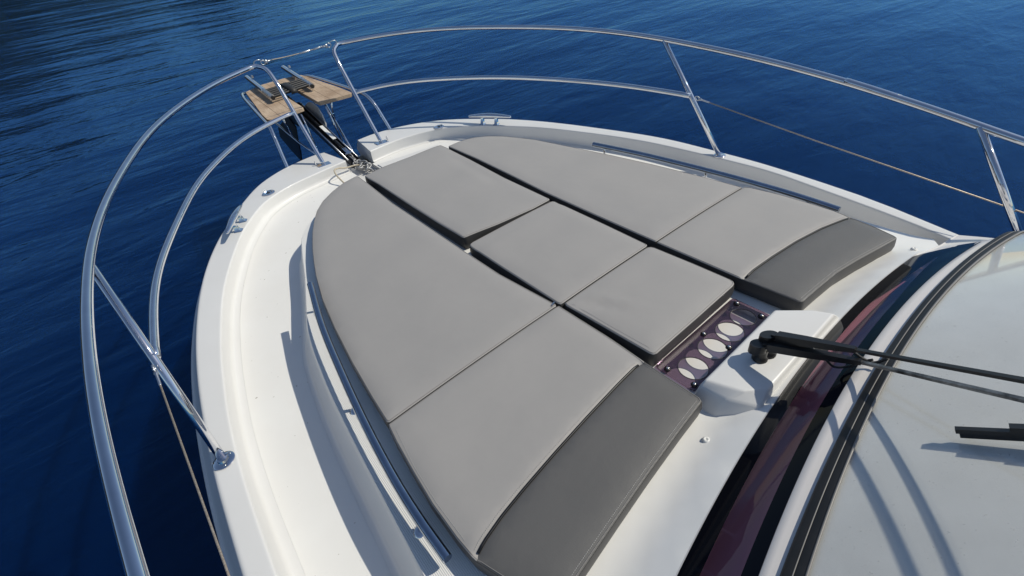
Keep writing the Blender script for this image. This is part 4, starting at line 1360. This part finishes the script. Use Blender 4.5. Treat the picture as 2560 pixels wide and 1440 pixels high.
# ------------------------------------------------------------------ anchor (held in the bow roller)
anc = thing('anchor', (0, 4.6, 1.30), 'dark anchor with pale grey blade stowed in the bow roller', 'anchor')
m = MB()
sh = [(0, 3.93, 1.325), (0, 4.5, 1.455), (0, 5.0, 1.575), (0, 5.16, 1.60), (0, 5.27, 1.56)]
m.tube(catmull(sh, 5), .027, 10, sx=.5)
obj('shank', m, 'black_metal', anc)
m = MB(); m.prism([(-.016, 4.13, 1.4065), (.016, 4.13, 1.4065), (.016, 4.40, 1.4675), (-.016, 4.40, 1.4675)], [(-.016, 4.13, 1.4085), (.016, 4.13, 1.4085), (.016, 4.40, 1.4695), (-.016, 4.40, 1.4695)])
obj('pale_patch', m, 'white_plastic', anc, smooth=False)
def plate(pts, nrm, th, bulge):
    """curved plate from an outline in order; nrm = thickness direction"""
    nrm = Vector(nrm).normalized()
    c = sum((Vector(p) for p in pts), Vector()) / len(pts) + nrm * bulge
    P = [Vector(p) for p in pts]
    mid = [p.lerp(c, .5) + nrm * bulge * .4 for p in P]
    m = MB(); n = len(P)
    top = P + mid + [c]
    fs = [(i, (i + 1) % n, n + (i + 1) % n, n + i) for i in range(n)] + [(n + i, n + (i + 1) % n, 2 * n) for i in range(n)]
    m.add([p + nrm * th / 2 for p in top], fs); m.add([p - nrm * th / 2 for p in top], [f[::-1] for f in fs])
    m.grid([[p + nrm * th / 2 for p in P + [P[0]]], [p - nrm * th / 2 for p in P + [P[0]]]])
    return m
st_fl = [(.075, 4.77, 1.60), (.080, 4.66, 1.605), (.085, 4.58, 1.575), (.085, 4.53, 1.515), (.082, 4.51, 1.44), (.075, 4.53, 1.38), (.060, 4.70, 1.36), (.045, 4.95, 1.37), (.035, 5.15, 1.40), (.05, 4.95, 1.52)]
obj('blade', plate(st_fl, (1, .1, .1), .012, .015), 'blade_metal', anc, auto=40)
pt_fl = [(-.05, 5.25, 1.42), (-.12, 5.55, 1.26), (-.15, 5.50, 1.18), (-.14, 5.30, 1.07), (-.12, 5.14, .985), (-.11, 5.06, 1.10), (-.10, 5.02, 1.22), (-.06, 5.05, 1.35)]
obj('blade', plate(pt_fl, (-1, .1, .2), .012, .02), 'black_metal', anc, auto=40)  # port fluke: shade put into its colour by the black metal
m = MB(); m.prism([(-.05, 5.0, 1.36), (.05, 5.0, 1.36), (.04, 5.3, 1.36), (-.04, 5.3, 1.36)], [(-.03, 5.08, 1.56), (.03, 5.08, 1.56), (.025, 5.28, 1.56), (-.025, 5.28, 1.56)])
obj('crown', m, 'black_metal', anc, smooth=False)
m = MB(); m.box((0, 3.93, 1.335), (.034, .11, .030), Matrix.Rotation(math.radians(12), 3, 'X')); m.tube([(-.028, 3.90, 1.332), (.028, 3.90, 1.332)], .008, 10)
obj('swivel', m, 'steel', anc, auto=30)

# ------------------------------------------------------------------ chain and rope
cb = (0.0, 3.55, 1.24)
chain = thing('anchor_chain', cb, 'tangled galvanised anchor chain lying in the bow gully', 'chain')
def link_mesh():
    m = MB()
    pts = []
    for k in range(20):
        t = 2 * math.pi * k / 20
        pts.append(Vector((.015 * math.cos(t), .026 * math.sin(t), 0)))
    pts.append(pts[0]); m.tube(pts, .0055, 6, cap=False)
    me = bpy.data.meshes.new('chain_link'); me.from_pydata([tuple(p) for p in m.v], [], m.f); me.materials.append(M['galv'])
    me.polygons.foreach_set('use_smooth', [True] * len(me.polygons))
    return me
lm = link_mesh()
path = catmull([(0, 3.88, 1.318), (.005, 3.80, 1.29), (-.03, 3.74, 1.272), (.035, 3.70, 1.268), (-.045, 3.66, 1.278), (.045, 3.63, 1.272), (-.05, 3.60, 1.295), (.03, 3.66, 1.305), (-.02, 3.70, 1.315), (.045, 3.60, 1.30), (-.01, 3.56, 1.275), (.04, 3.55, 1.262), (.03, 3.53, 1.256), (.05, 3.46, 1.256), (.035, 3.38, 1.254), (.04, 3.28, 1.253), (.03, 3.15, 1.252)], 10)
lp = resample(path, step=.036)
rng = random.Random(11)
for k in range(len(lp) - 1):
    d = (lp[k + 1] - lp[k]).normalized()
    o = bpy.data.objects.new('chain_link', lm); link(o, chain)
    q = Vector((0, 1, 0)).rotation_difference(d)
    o.matrix_local = Matrix.Translation((lp[k] + lp[k + 1]) / 2 - Vector(cb)) @ q.to_matrix().to_4x4() @ Matrix.Rotation((k % 2) * math.pi / 2 + .6 + rng.uniform(-.25, .25), 4, 'Y')
a = MB()
rb = (-.2, 3.6, 1.29)
rope = thing('rope', rb, 'short loop of tan rope on the deck beside the anchor chain', 'rope')
a.tube(catmull([(.03, 3.66, 1.275), (-.05, 3.665, 1.305), (-.13, 3.655, 1.318), (-.20, 3.635, 1.345), (-.243, 3.60, 1.355), (-.258, 3.55, 1.34), (-.255, 3.49, 1.312), (-.25, 3.42, 1.2945), (-.24, 3.33, 1.292)], 8), .0062, 8)
obj('strand', a, 'rope', rope)
